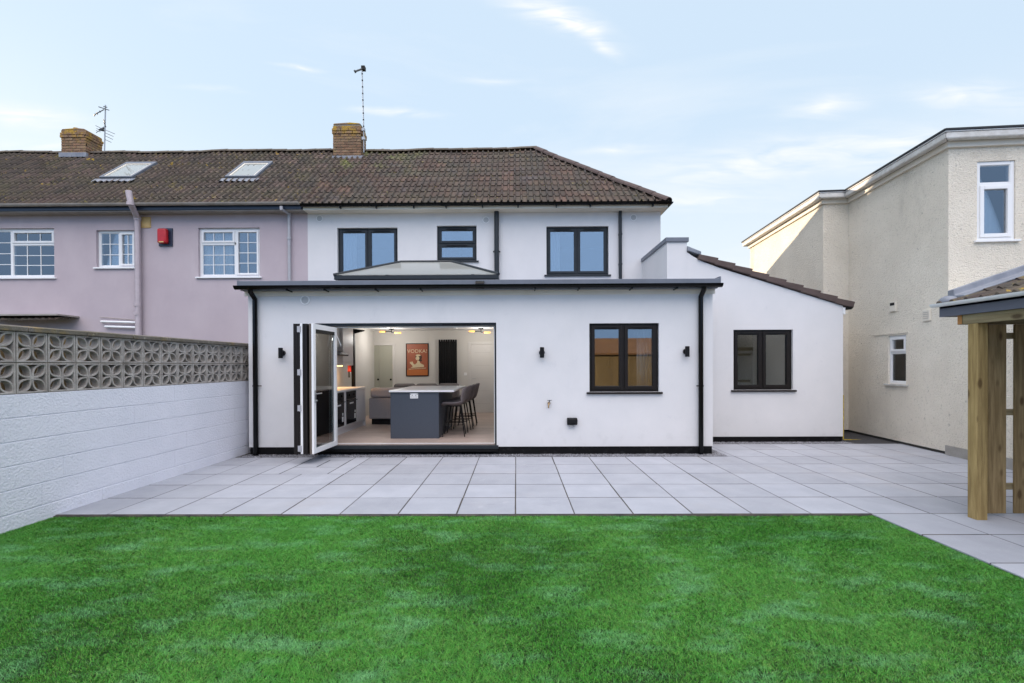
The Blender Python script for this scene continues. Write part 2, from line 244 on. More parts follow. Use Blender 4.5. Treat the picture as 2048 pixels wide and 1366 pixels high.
# ------------------------------------------------------------------ mesh builder
WP = {}
class MB:
    def __init__(s, M=None): s.v = []; s.f = []; s.uv = []; s.M = M or Matrix()
    def add(s, vs, fs, uv=(0, 0)):
        k = len(s.v)
        for p in vs: s.v.append(s.M @ Vector(p))
        for f in fs: s.f.append([i+k for i in f]); s.uv.append(uv)
        return s
    def box(s, x0, x1, y0, y1, z0, z1, uv=None):
        return s.add([(x0, y0, z0), (x1, y0, z0), (x1, y1, z0), (x0, y1, z0), (x0, y0, z1), (x1, y0, z1), (x1, y1, z1), (x0, y1, z1)],
                     [(3, 2, 1, 0), (4, 5, 6, 7), (0, 1, 5, 4), (1, 2, 6, 5), (2, 3, 7, 6), (3, 0, 4, 7)], uv or (random.random()*9, random.random()*9))
    def prism(s, pts, a, b, axis='y', uv=(0, 0)):
        """pts polygon in the two other axes, extruded a..b"""
        n = len(pts)
        mk = {'y': lambda p, t: (p[0], t, p[1]), 'x': lambda p, t: (t, p[0], p[1]), 'z': lambda p, t: (p[0], p[1], t)}[axis]
        vs = [mk(p, a) for p in pts] + [mk(p, b) for p in pts]
        fs = [tuple(range(n)), tuple(range(2*n-1, n-1, -1))] + [(i, i+n, (i+1) % n+n, (i+1) % n) for i in range(n)]
        return s.add(vs, fs, uv)
    def tube(s, pts, r, n=12, cap=True, uv=(0, 0)):
        pts = [Vector(p) for p in pts]; rs = r if isinstance(r, (list, tuple)) else [r]*len(pts)
        vs = []; up = None
        for i, p in enumerate(pts):
            if i == 0: d = pts[1]-p
            elif i == len(pts)-1: d = p-pts[-2]
            else: d = (pts[i+1]-p).normalized() + (p-pts[i-1]).normalized()
            d.normalize()
            if up is None:
                up = Vector((0, 0, 1)) if abs(d.z) < .9 else Vector((1, 0, 0))
            a = up.cross(d)
            if a.length < 1e-4: a = Vector((1, 0, 0)).cross(d)
            a.normalize(); b = d.cross(a)
            for k in range(n):
                t = 2*PI*k/n; vs.append(p + (a*math.cos(t)+b*math.sin(t))*rs[i])
        fs = []
        for i in range(len(pts)-1):
            for k in range(n):
                fs.append((i*n+k, i*n+(k+1) % n, (i+1)*n+(k+1) % n, (i+1)*n+k))
        if cap: fs.append(tuple(range(n-1, -1, -1))); fs.append(tuple(range((len(pts)-1)*n, len(pts)*n)))
        return s.add(vs, fs, uv)
    def cyl(s, c, r, h, axis='z', n=24, r2=None):
        a = {'x': (1, 0, 0), 'y': (0, 1, 0), 'z': (0, 0, 1)}[axis]; c = Vector(c)
        return s.tube([c, c+Vector(a)*h], [r, r if r2 is None else r2], n)
    def build(s, name, m, parent=None, bevel=0, smooth=False, seg=2, subsurf=0, recalc=True):
        if not s.v: return None
        xs = [p.x for p in s.v]; ys = [p.y for p in s.v]; zs = [p.z for p in s.v]
        o = Vector(((min(xs)+max(xs))/2, (min(ys)+max(ys))/2, min(zs)))
        me = bpy.data.meshes.new(name); me.from_pydata([p-o for p in s.v], [], s.f)
        uvl = me.uv_layers.new(name='UVMap'); arr = []
        for f, u in zip(s.f, s.uv): arr += [u[0], u[1]]*len(f)
        uvl.data.foreach_set('uv', arr)
        me.materials.append(m)
        if recalc:
            import bmesh
            b = bmesh.new(); b.from_mesh(me); bmesh.ops.recalc_face_normals(b, faces=b.faces); b.to_mesh(me); b.free()
        if smooth: me.polygons.foreach_set('use_smooth', [True]*len(me.polygons))
        ob = bpy.data.objects.new(name, me); C.objects.link(ob)
        if parent is not None:
            ob.parent = parent; ob.location = o - WP[parent.name]
        else: ob.location = o
        WP[ob.name] = o
        if bevel:
            bv = ob.modifiers.new('bevel', 'BEVEL'); bv.width = bevel; bv.segments = seg; bv.limit_method = 'ANGLE'; bv.angle_limit = .6
        if subsurf:
            ss = ob.modifiers.new('sub', 'SUBSURF'); ss.levels = subsurf; ss.render_levels = subsurf
        if smooth and not subsurf:
            try: me.set_sharp_from_angle(angle=math.radians(38))
            except Exception: pass
        return ob
def tag(o, label=None, cat=None, group=None, kind=None):
    if label: o['label'] = label
    if cat: o['category'] = cat
    if group: o['group'] = group
    if kind: o['kind'] = kind
    return o
def thing(name, loc, label, cat, group=None):
    o = bpy.data.objects.new(name, None); C.objects.link(o); o.location = loc; o.empty_display_size = .1; WP[o.name] = Vector(loc)
    return tag(o, label, cat, group)
def copy_tree(o, parent=None, loc=None):
    c = o.copy(); C.objects.link(c)
    if parent is not None: c.parent = parent
    if loc is not None: c.location = loc
    WP[c.name] = Vector(loc) if loc is not None else WP.get(o.name, Vector())
    for ch in list(o.children): copy_tree(ch, c)
    return c
def frameM(P, u, inward):
    u = Vector(u).normalized(); y = Vector(inward).normalized()
    return Matrix(((u.x, y.x, 0, P[0]), (u.y, y.y, 0, P[1]), (u.z, y.z, 1, P[2]), (0, 0, 0, 1)))
def wall(name, m, parent, M, x0, x1, z0, z1, th, holes=()):
    mb = MB(M)
    X = sorted({x0, x1, *[h[0] for h in holes], *[h[1] for h in holes]}); Z = sorted({z0, z1, *[h[2] for h in holes], *[h[3] for h in holes]})
    def solid(i, j):
        if i < 0 or j < 0 or i >= len(X)-1 or j >= len(Z)-1: return False
        cx = (X[i]+X[i+1])/2; cz = (Z[j]+Z[j+1])/2
        return not any(h[0] < cx < h[1] and h[2] < cz < h[3] for h in holes)
    for i in range(len(X)-1):
        for j in range(len(Z)-1):
            if not solid(i, j): continue
            a, b, c, d = X[i], X[i+1], Z[j], Z[j+1]
            mb.add([(a, 0, c), (b, 0, c), (b, 0, d), (a, 0, d)], [(0, 1, 2, 3)]); mb.add([(a, th, c), (b, th, c), (b, th, d), (a, th, d)], [(3, 2, 1, 0)])
            if not solid(i-1, j): mb.add([(a, 0, c), (a, th, c), (a, th, d), (a, 0, d)], [(3, 2, 1, 0)])
            if not solid(i+1, j): mb.add([(b, 0, c), (b, th, c), (b, th, d), (b, 0, d)], [(0, 1, 2, 3)])
            if not solid(i, j-1): mb.add([(a, 0, c), (b, 0, c), (b, th, c), (a, th, c)], [(3, 2, 1, 0)])
            if not solid(i, j+1): mb.add([(a, 0, d), (b, 0, d), (b, th, d), (a, th, d)], [(0, 1, 2, 3)])
    return mb.build(name, m, parent, recalc=False)
def ringbox(mb, x0, x1, z0, z1, w_, y0, y1):
    mb.box(x0, x0+w_, y0, y1, z0, z1); mb.box(x1-w_, x1, y0, y1, z0, z1)
    mb.box(x0+w_, x1-w_, y0, y1, z0, z0+w_); mb.box(x0+w_, x1-w_, y0, y1, z1-w_, z1)
GLASS_MV = glass('mauve_house_pane', .17, (.85, .88, .9), 1.1)
def window(parent, M, x0, x1, z0, z1, sashes, mf, mg, fw=.045, sw=.05, rec=.07, sill=True, so_=.05, vents=False, bars=None, label=None, sillm=None, silly=None, handle=False, sash_on=None):
    """sashes: fractional rects (u0,u1,v0,v1) inside the outer frame"""
    mb = MB(M); ringbox(mb, x0, x1, z0, z1, fw, rec, rec+.065)
    W, H = x1-x0, z1-z0
    rects = [(x0+fw/2+(W-fw)*a, x0+fw/2+(W-fw)*b, z0+fw/2+(H-fw)*c, z0+fw/2+(H-fw)*d) for a, b, c, d in sashes]
    for a, b, c, d in rects:                                            # mullions between neighbouring lights
        if b < x1-fw: mb.box(b-fw/2, b+fw/2, rec, rec+.064, max(c-fw/2, z0+fw), min(d+fw/2, z1-fw))
        if d < z1-fw: mb.box(max(a+fw/2, x0+fw), min(b-fw/2, x1-fw), rec+.001, rec+.0635, d-fw/2, d+fw/2)
    f = mb.build('window', mf, parent, bevel=.004)
    if label: f['label'] = label
    for k, (a, b, c, d) in enumerate(rects):
        s_ = MB(M); on = sash_on is None or k in sash_on
        g = fw/2
        wv = sw if on else .018
        ringbox(s_, a+g*.7, b-g*.7, c+g*.7, d-g*.7, wv, rec-(.018 if on else -.012), rec+.05)
        s_.build('sash', mf, f, bevel=.005)
        p = MB(M); i = g*.7+wv-.004
        p.box(a+i, b-i, rec+.018, rec+.028, c+i, d-i); p.build('pane', mg, f)
        if bars:
            nx, nz = bars[k]; bb = MB(M); A, B, Cc, D = a+i, b-i, c+i, d-i
            for q in range(1, nx):
                x = A+(B-A)*q/nx
                if nz == 1: b1_ = MB(M); b1_.box(x-.008, x+.008, rec+.008, rec+.017, Cc, D); b1_.build('glazing_bar', mf, f)
                else: bb.box(x-.008, x+.008, rec+.008, rec+.017, Cc, D)
            for q in range(1, nz): z = Cc+(D-Cc)*q/nz; bb.box(A, B, rec+.0075, rec+.0165, z-.008, z+.008)
            bb.build('glazing_bar', mf, f)
        if vents:
            v = MB(M); cxm = (a+b)/2; v.box(cxm-(b-a)*.28, cxm+(b-a)*.28, rec-.034, rec-.0185, d-g*.7-sw*.62, d-g*.7-sw*.2); v.build('trickle_vent', BLK if mf in (ANTH, BROWNBLK) else mf, f, bevel=.003)
    if sill:
        s_ = MB(M); s_.box(x0-so_, x1+so_, -.045, rec+.03, z0-.035, z0-.002); s_.build('sill', sillm or mf, f, bevel=.004)
    return f
def poly_out(name, m, parent, pts_world, thick, n, **k): ...
def sphere(mb, c, r, n=10, sz=1.):
    c = Vector(c); vs = [c+Vector((0, 0, r*sz))]; fs = []
    for i in range(1, n):
        t = PI*i/n
        for j in range(n*2): p = PI*j/n; vs.append(c+Vector((r*math.sin(t)*math.cos(p), r*math.sin(t)*math.sin(p), r*sz*math.cos(t))))
    vs.append(c-Vector((0, 0, r*sz))); m_ = n*2
    for j in range(m_): fs.append((0, 1+j, 1+(j+1) % m_)); fs.append((len(vs)-1, 1+(n-2)*m_+(j+1) % m_, 1+(n-2)*m_+j))
    for i in range(n-2):
        for j in range(m_): fs.append((1+i*m_+j, 1+(i+1)*m_+j, 1+(i+1)*m_+(j+1) % m_, 1+i*m_+(j+1) % m_))
    mb.add(vs, fs)
YAX = Vector((0, 1, 0)); XAX = Vector((1, 0, 0))

# ------------------------------------------------------------------ key planes (metres)
YF = 8.05      # front of the extension
YW = 9.25      # front of the side wing
YH = 11.05     # first-floor wall of the terrace
YE = 10.75     # tile edge at the eaves
XB = -4.84     # party line between mauve and white house
XHR = 3.36     # right corner of the white house
RUN = 2.85; ZE = 5.18; ZR = 7.63; TANP = (ZR-ZE)/RUN
XL, XR = -4.55, 3.32
FLOOR = .18; KB = 13.4; KL = -4.0; KR = -.2; CEILZ = 2.5
Y0 = 4.83; XLAWN = 3.6; XG0 = -.01

# ================================================================== GROUND
g = MB(); g.box(-300, 300, -300, 300, -.35, -.05); tag(g.build('ground', SOIL), kind='structure')
# patio: one sheet of slabs on a dark bed
bed = MB()
bed.box(-5.2, XLAWN+12, Y0, 12, -.06, .0003); bed.box(XLAWN, XLAWN+12, -2, Y0, -.06, .0003)
tag(bed.build('patio_bed', JOINT), kind='structure')
pv = MB()
def slab(x, y, w_=.6, d_=.6):
    gap = .0035; j = random.uniform(.0020, .0028); t1 = random.uniform(-.0005, .0005); t2 = random.uniform(-.0005, .0005)
    wy = random.choice((.007, .009, .011, .015)); a, b, c, d = x+gap+random.uniform(0, .0015), x+w_-gap-random.choice((0, .001, .003, .006)), y+wy, y+d_-.0035
    u = (random.random()*99, random.random()*99); bz = .004
    vs = []
    for ins, z in ((0, -.011), (0, -bz+j), (bz, j)):
        for (X, Y, s1, s2) in ((a+ins, c+ins, -1, -1), (b-ins, c+ins, 1, -1), (b-ins, d-ins, 1, 1), (a+ins, d-ins, -1, 1)):
            vs.append((X, Y, z+(t1*s1+t2*s2 if z > -.01 else 0)))
    fs = [(8, 9, 10, 11)]
    for r_ in (0, 4):
        for k in range(4): fs.append((r_+k, r_+(k+1) % 4, r_+4+(k+1) % 4, r_+4+k))
    pv.add(vs, fs, u)
for j in range(-6, 9):
    for i in range(-9, 17):
        x = XG0+.6*i; y = Y0+.6*j
        if y < Y0-.01 and x < XLAWN-.05: continue
        if x+.6 < -5.0: continue
        if j >= 5 and x < XR-.05 and x+.6 < XR+.5:
            if j > 4 and x+.6 < XR+.1: continue
            if j > 4:
                xs = XR+.16; slab(xs, y, x+.6-xs) if x+.6-xs > .05 else None; continue
        if j >= 7: continue
        if x > 9: continue
        if j in (3, 4) and i in (-6, -5): continue       # cut round the drain cover below
        slab(x, y)
# slabs cut round the recessed cover
cx0, cx1, cy0, cy1 = -3.33, -2.65, 7.07, 7.60
for (a, b, c, d) in ((XG0-3.6, cx0, Y0+1.8, Y0+3.0), (cx1, XG0-2.4, Y0+1.8, Y0+3.0), (cx0, cx1, Y0+1.8, cy0), (cx0, cx1, cy1, Y0+3.0)):
    slab(a, c, b-a, d-c)
tag(pv.build('patio', SLAB), 'pale grey square paving slabs between the house and the lawn', kind='structure')
ed = MB(); ed.box(-4.75, XLAWN, Y0-.022, Y0-.001, -.06, -.006); tag(ed.build('patio_edge', JOINT), kind='structure')
mc = thing('drain_cover', ((cx0+cx1)/2, (cy0+cy1)/2, 0), 'recessed drain cover of two slab pieces set in the paving before the folding doors', 'drain cover')
mb = MB(); ringbox_z = 0
for (a, b) in ((cx0, (cx0+cx1)/2), ((cx0+cx1)/2, cx1)):
    q = MB(); q.box(a+.012, b-.012, cy0+.012, cy1-.012, -.02, .0035, uv=(random.random()*9, .3)); q.build('slab_inset', SLAB, mc, bevel=.003)
for (a, b, c, d) in ((cx0, cx1, cy0, cy0+.010), (cx0, cx1, cy1-.010, cy1), (cx0, cx0+.010, cy0+.010, cy1-.010), (cx1-.010, cx1, cy0+.010, cy1-.010), ((cx0+cx1)/2-.009, (cx0+cx1)/2+.009, cy0+.010, cy1-.010)):
    mb.box(a, b, c, d, -.02, .002)
mb.build('tray_rim', DARKMETAL, mc)
# gravel strip at the foot of the walls
gb = MB(); gb.box(-4.6, XR+.16, Y0+3.0, YF+.05, -.0008, .0016); gb.box(XR+.161, 6.299, Y0+4.2, YW+.05, -.0008, .0016); gb.box(6.3, 9.2, 9.0, 12, -.0008, .0016)
tag(gb.build('gravel_bed', GRAVBED), kind='structure')
gs = MB()
def stone(x, y, r):
    z = random.uniform(-.004, .006); vs = []
    for a in range(5):
        t = 2*PI*a/5+random.random()*.6; vs.append((x+r*math.cos(t)*random.uniform(.7, 1.2), y+r*math.sin(t)*random.uniform(.7, 1.2), z))
    vs.append((x+random.uniform(-.3, .3)*r, y+random.uniform(-.3, .3)*r, z+r*random.uniform(.6, 1.1)))
    gs.add(vs, [(k, (k+1) % 5, 5) for k in range(5)], (random.random()*99, random.random()*99))
for _ in range(7500): stone(random.uniform(-4.6, XR+.15), random.uniform(Y0+3.01, YF+.02), random.uniform(.006, .013))
for _ in range(900): stone(random.uniform(XR, XR+.16), random.uniform(Y0+3.0, YW), random.uniform(.006, .013))
for _ in range(3000): stone(random.uniform(XR+.1, 6.4), random.uniform(Y0+4.21, YW+.02), random.uniform(.007, .014))
tag(gs.build('gravel', GRAVEL), 'grey gravel strip along the foot of the walls', 'gravel', kind='stuff')

# ---- lawn
lw = MB(); lw.box(-4.78, XLAWN, -9, Y0-.022, -.05, -.022)
LAWNB = mat('lawn_base', (.012, .035, .008), .95, bump=.01, bs=60)
tag(lw.build('lawn', LAWNB), 'short bright green lawn in front of the patio', kind='structure')
def grass_mesh():
    n = 1250000
    Yb = 1.2 + (Y0+.02-1.2)*rng.random(n); Xb = -4.75 + (XLAWN+.03+4.75)*rng.random(n)
    ee = .008+.010*np.sin(Xb*23)+.010*np.sin(Xb*61+1)+.010*np.sin(Xb*140); e2 = .012*np.sin(Yb*19)+.010*np.sin(Yb*57+1)
    keep = (np.abs(Xb) < Yb*1.13+1.3) & (Yb < Y0-.022+ee) & (Xb < XLAWN+.004+e2); Xb = Xb[keep]; Yb = Yb[keep]; n = len(Xb)
    lf = np.sin(Xb*2.1+Yb*1.3+.5)+np.sin(Xb*.9-Yb*2.6+2)+np.sin(Xb*4.7+Yb*3.9)*.6+np.sin(Xb*7.9-Yb*6.1+1)*.5
    def cell(sz, seed):
        ix = np.floor(Xb/sz+.35*np.sin(Yb/sz*1.7)).astype(np.int64); iy = np.floor(Yb/sz+.35*np.sin(Xb/sz*1.9)).astype(np.int64)
        h = (ix*73856093) ^ (iy*19349663) ^ seed; h = (h ^ (h >> 13))*1274126177 & 0xffffffff; return ((h ^ (h >> 16)) & 0xffff)/65535.
    c1, c2, c3 = cell(.017, 11), cell(.015, 77), cell(.07, 5)
    ang = 2*PI*c1 + (rng.random(n)-.5)*4.2; ln = (.009+.011*rng.random(n)+.009*c2+.002*c3)*(1+.13*lf/2); lean = (.5+.9*rng.random(n))*(1+.18*lf)
    wd = .0009+.0008*rng.random(n)
    dx = np.cos(ang)*lean; dy_ = np.sin(ang)*lean + .25*np.sin(lf)
    px = -np.sin(ang); py = np.cos(ang)
    tw = rng.random(n)*PI; px = np.cos(tw); py = np.sin(tw)
    V = np.zeros((n, 5, 3))
    for k, (h, ww) in enumerate(((0, 1), (0, -1), (.55, .8), (.55, -.8), (1, 0))):
        V[:, k, 0] = Xb+dx*ln*h*h*1.1+px*wd*ww; V[:, k, 1] = Yb+dy_*ln*h*h*1.1+py*wd*ww
        V[:, k, 2] = -.023+ln*h*(1-.22*np.minimum(lean, 1.3)*h)
    base = (np.arange(n)*5)[:, None]
    q = base+np.array([[0, 1, 3, 2]]); t = base+np.array([[2, 3, 4]])
    me = bpy.data.meshes.new('grass'); me.vertices.add(n*5); me.vertices.foreach_set('co', V.reshape(-1))
    lt = np.concatenate([q, t], axis=1).reshape(-1)
    me.loops.add(n*7); me.loops.foreach_set('vertex_index', lt.astype(np.int32)); me.polygons.add(n*2)
    st = np.stack([np.arange(n)*7, np.arange(n)*7+4], 1).reshape(-1); me.polygons.foreach_set('loop_start', st.astype(np.int32))
    uv = me.uv_layers.new(name='UVMap'); r = rng.random((n, 2)); r[:, 0] = .65*r[:, 0]+.35*c2; uv.data.foreach_set('uv', np.repeat(r, 7, axis=0).reshape(-1).astype(np.float32))
    me.update(calc_edges=True); me.validate()
    return me
GRASS = mat('grass_blade', (.028, .225, .018), .55, col2=(.055, .31, .030), vs=7, tile=.45, hue=(.17, .29, .06), spec=.3)
over(GRASS, (.20, .48, .22), 2.9, .50, .68, .7, stretch=(.7, 1.5, 1)); over(GRASS, (.11, .15, .04), 5, .60, .74, .5); over(GRASS, (.26, .50, .24), 7, .60, .72, .5, stretch=(.5, 1.6, 1)); over(GRASS, (.016, .12, .010), 34, .52, .68, .5); over(GRASS, (.10, .33, .05), 26, .58, .72, .4); over(GRASS, (.03, .25, .012), .55, .45, .65, .4)
gme = grass_mesh(); gme.materials.append(GRASS)
# a little light passes through the blades
_n = GRASS.node_tree.nodes; _b = _n['Principled BSDF']
go = bpy.data.objects.new('grass', gme); C.objects.link(go); tag(go, 'dense short green grass blades with paler brushed patches', 'grass', kind='stuff')

# ================================================================== roofs
def roof_slope(name, m, parent, O, U, V, run, length, clipL=0., clipR=0., lowres=False, gauge=.345, per=.15, off=0., tanp=TANP, roll=.048):
    O = Vector(O); U = Vector(U).normalized(); V = Vector(V).normalized(); cosp = 1/math.sqrt(1+tanp*tanp); gp = gauge*cosp
    nrm = (Vector((0, 0, 1))*cosp - V*(tanp*cosp))
    prof = [(0, 0), (.009, .55), (.019, .9), (.0275, 1), (.036, .9), (.046, .55), (.055, 0), (.10, -.08)] if not lowres else [(0, 0), (.0275, 1), (.055, 0)]
    us = []
    k = math.floor(-off/per)
    while k*per+off < length:
        for t, h in prof:
            u = k*per+off+t*per/.15
            if 0 <= u <= length: us.append((u, h*roll, math.floor(k/2)))
        k += 1
    us.append((length, 0, math.floor((k-1)/2))); us.insert(0, (0., 0, -1))
    mb = MB(); nC = math.ceil(run/gp); rr = random.Random(3)
    jit = {}
    for c in range(nC):
        v0, v1 = c*gp, min((c+1)*gp, run)
        rows = [(v0, -.012), (v0, .020), (v1, .001)]
        vs = []
        for v, lift in rows:
            lo, hi = clipL*v, length-clipR*v
            for u, h, ti in us:
                j = jit.setdefault((c, ti), (rr.uniform(-.004, .005), rr.uniform(-.006, .006)))
                uu = min(max(u, lo), hi)
                pt = O+U*uu+V*(v+(j[1] if lift > .01 else 0))+Vector((0, 0, v*tanp))+nrm*(h+lift+j[0])
                if run > 2.5 and abs(U.x) > .5: pt.z += sag(pt.x, v/run)
                vs.append(pt)
        n = len(us)
        for r_ in range(2):
            for i in range(n-1):
                a, b = vs[r_*n+i], vs[r_*n+i+1]; cc, d = vs[(r_+1)*n+i], vs[(r_+1)*n+i+1]
                if (a-b).length < 1e-5 and (cc-d).length < 1e-5: continue
                mb.add([a, b, d, cc], [(0, 1, 2, 3)], (us[i][2]*1.0+.5, c+.5+(off*7)))
    return mb.build(name, m, parent, recalc=False)
def sag(x, q=1.): return q*(.016*math.sin(x*.83+1.)+.010*math.sin(x*2.1)+.006*math.sin(x*4.3))
def ridge_run(name, m, parent, A, B, r=.11, seg=.42):
    A = Vector(A); B = Vector(B); d = (B-A); Ln = d.length; d.normalize(); n = max(1, round(Ln/seg)); side = d.cross(Vector((0, 0, 1))).normalized(); up = side.cross(d).normalized()
    mb = MB()
    for i in range(n):
        a, b = A+d*(Ln*i/n), A+d*(Ln*(i+1)/n+.015); jz = random.uniform(-.006, .006); u = (random.random()*9, random.random()*9)
        vs = []; K = 8
        for P, rr in ((a, r*.97), (b, r*1.05)):
            P = P+Vector((0, 0, sag(P.x, 1 if abs(d.z) < .1 else max(0, (P.z-ZE)/(ZR-ZE)))))
            for k in range(K+1): t = PI*k/K; vs.append(P+side*(rr*math.cos(t)*1.15)+up*(rr*math.sin(t)*.8-.03+jz))
            for k in range(K+1): t = PI*k/K; vs.append(P+side*((rr-.02)*math.cos(t)*1.15)+up*((rr-.02)*math.sin(t)*.8-.03+jz))
        s2 = 2*(K+1); fs = []
        for k in range(K): fs += [(k, k+1, s2+k+1, s2+k), (s2+K+1+k, s2+K+2+k, K+2+k, K+1+k), (k, K+1+k, K+2+k, k+1), (s2+k, s2+k+1, s2+K+2+k, s2+K+1+k)]
        fs += [(0, s2, s2+K+1, K+1), (K, 2*K+1, s2+2*K+1, s2+K)]
        mb.add(vs, fs, u)
    return mb.build(name, m, parent)
def half_gutter(name, m, parent, A, B, r=.055, closed=True):
    A = Vector(A); B = Vector(B); d = (B-A).normalized(); side = d.cross(Vector((0, 0, 1))).normalized(); mb = MB(); K = 10; vs = []
    for P in (A, B):
        for rr in (r, r-.006):
            for k in range(K+1): t = PI*k/K; vs.append(P+side*(rr*math.cos(t))-Vector((0, 0, 1))*(rr*math.sin(t)))
    n = K+1; fs = []
    for k in range(K): fs += [(k, k+1, 2*n+k+1, 2*n+k), (n+k, 3*n+k, 3*n+k+1, n+k+1)]
    fs += [(0, 2*n, 3*n, n), (K, n+K, 3*n+K, 2*n+K)]
    mb.add(vs, fs)
    for b in (0, 2*n): mb.add([vs[b+k] for k in range(n)], [tuple(range(n))])
    return mb.build(name, m, parent, smooth=True)
def chimney(parent, x0, x1, y0, y1, z0, z1, cap=True):
    mb = MB(); core = MB(); core.box(x0+.012, x1-.012, y0+.012, y1-.012, z0, z1-.01)
    H = .075; n = int((z1-z0)/H)
    for c in range(n):
        z = z0+c*H; out = .022 if (n-c) in (2, 3) else 0
        for (a, b, axis, fixed, sgn) in ((x0, x1, 'x', y0, -1), (x0, x1, 'x', y1, 1), (y0, y1, 'y', x0, -1), (y0, y1, 'y', x1, 1)):
            p = a - (.1125 if c % 2 else 0)
            while p < b-.01:
                q = min(p+.215, b); s_ = max(p, a); r1 = random.uniform(-.004, .006)+out
                if q-s_ > .02:
                    if axis == 'x': mb.box(s_-(out if s_ == a else 0), q+(out if q == b else 0), min(fixed, fixed+sgn*r1)-(0 if sgn < 0 else .05), max(fixed, fixed+sgn*r1)+(.05 if sgn < 0 else 0), z+.005, z+.07)
                    else: mb.box(min(fixed, fixed+sgn*r1)-(0 if sgn < 0 else .05)+.0, max(fixed, fixed+sgn*r1)+(.05 if sgn < 0 else 0), s_+.003, q-.003, z+.0055, z+.0695)
                p += .225
    ch = mb.build('chimney', BRICK, parent, bevel=.006, seg=1)
    core.build('mortar_core', MORTAR, ch)
    if cap:
        cm = MB(); cm.prism([(x0-.0, z1-.02), (x1+.0, z1-.02), (x1-.05, z1+.012), ((x0+x1)/2+.08, z1+.035), (x0+.03, z1+.008)], y0+.0, y1-.0, 'y'); cm.build('cap_mortar', BRICK, ch, bevel=.02)
    return ch

# ================================================================== MAUVE TERRACED HOUSE (left)
PX0 = -26.
ph = thing('terraced_house', (-10, YH, 0), 'mauve painted terraced house with brown tiled roof behind the screen block wall', 'house')
Mf = frameM((0, YH, 0), XAX, YAX)
def wrect(x0, y0, x1, y1, Y):
    a = at(x0, y1, Y); b = at(x1, y0, Y); return a.x, b.x, a.z, b.z
wa = wrect(-120, 456, 108, 556, YH); wb = wrect(193, 460, 269, 535, YH); wc = wrect(397, 455, 519, 554, YH)
wall('wall', PURPLE, ph, Mf, PX0, XB, -.3, 5.12, .28, [wa, wb, wc])
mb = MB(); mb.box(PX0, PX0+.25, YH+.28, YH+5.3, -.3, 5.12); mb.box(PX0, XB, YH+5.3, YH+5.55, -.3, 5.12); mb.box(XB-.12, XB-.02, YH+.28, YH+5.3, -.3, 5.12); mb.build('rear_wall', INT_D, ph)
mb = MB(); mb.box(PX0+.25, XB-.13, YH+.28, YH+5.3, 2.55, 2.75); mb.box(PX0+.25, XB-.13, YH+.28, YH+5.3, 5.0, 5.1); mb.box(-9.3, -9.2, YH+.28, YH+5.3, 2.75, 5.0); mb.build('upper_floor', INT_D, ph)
window(ph, Mf, *wa, [(0, .61, 0, 1), (.61, 1, 0, .70), (.61, 1, .70, 1)], WHITE_PVC, GLASS_MV, fw=.06, sw=.05, rec=.06, bars=[(5, 4), (3, 3), (3, 1)], sash_on=(2,))
window(ph, Mf, *wb, [(0, .56, 0, 1), (.56, 1, 0, 1)], WHITE_PVC, GLASS_MV, fw=.055, sw=.045, rec=.06, bars=[(2, 3), (2, 3)], sash_on=(1,))
window(ph, Mf, *wc, [(0, .59, 0, .70), (.59, 1, 0, 1), (0, .59, .70, 1)], WHITE_PVC, GLASS_MV, fw=.06, sw=.045, rec=.06, bars=[(3, 3), (2, 4), (3, 1)], sash_on=(2, 1))
# roof
LP = XB-PX0
rp = roof_slope('roof', TILE_P, ph, (PX0, YE, ZE), XAX, YAX, RUN, LP, off=0)
roof_slope('rear_roof_slope', TILE_P, ph, (XB, YE+2*RUN, ZE), (-1, 0, 0), (0, -1, 0), RUN, LP, lowres=True)
ridge_run('ridge', RIDGE, ph, (PX0, YE+RUN, ZR+.03), (XB, YE+RUN, ZR+.02))
# gutter + fascia
gz = at(300, 409, YE-.05).z
half_gutter('gutter', OLDGUT, ph, (PX0, YE-.045, gz+.03), (at(600, 408, YE).x, YE-.045, gz+.03))
mb = MB(); mb.box(PX0, at(603, 415, YE+.03).x, YE+.02, YE+.045, at(300, 420, YE+.02).z, gz+.01); mb.build('fascia', NAVY, ph, bevel=.006)
mb = MB(); mb.box(PX0, XB, YE+.045, YH+.01, 5.06, 5.075); mb.build('soffit', OLDGUT, ph)
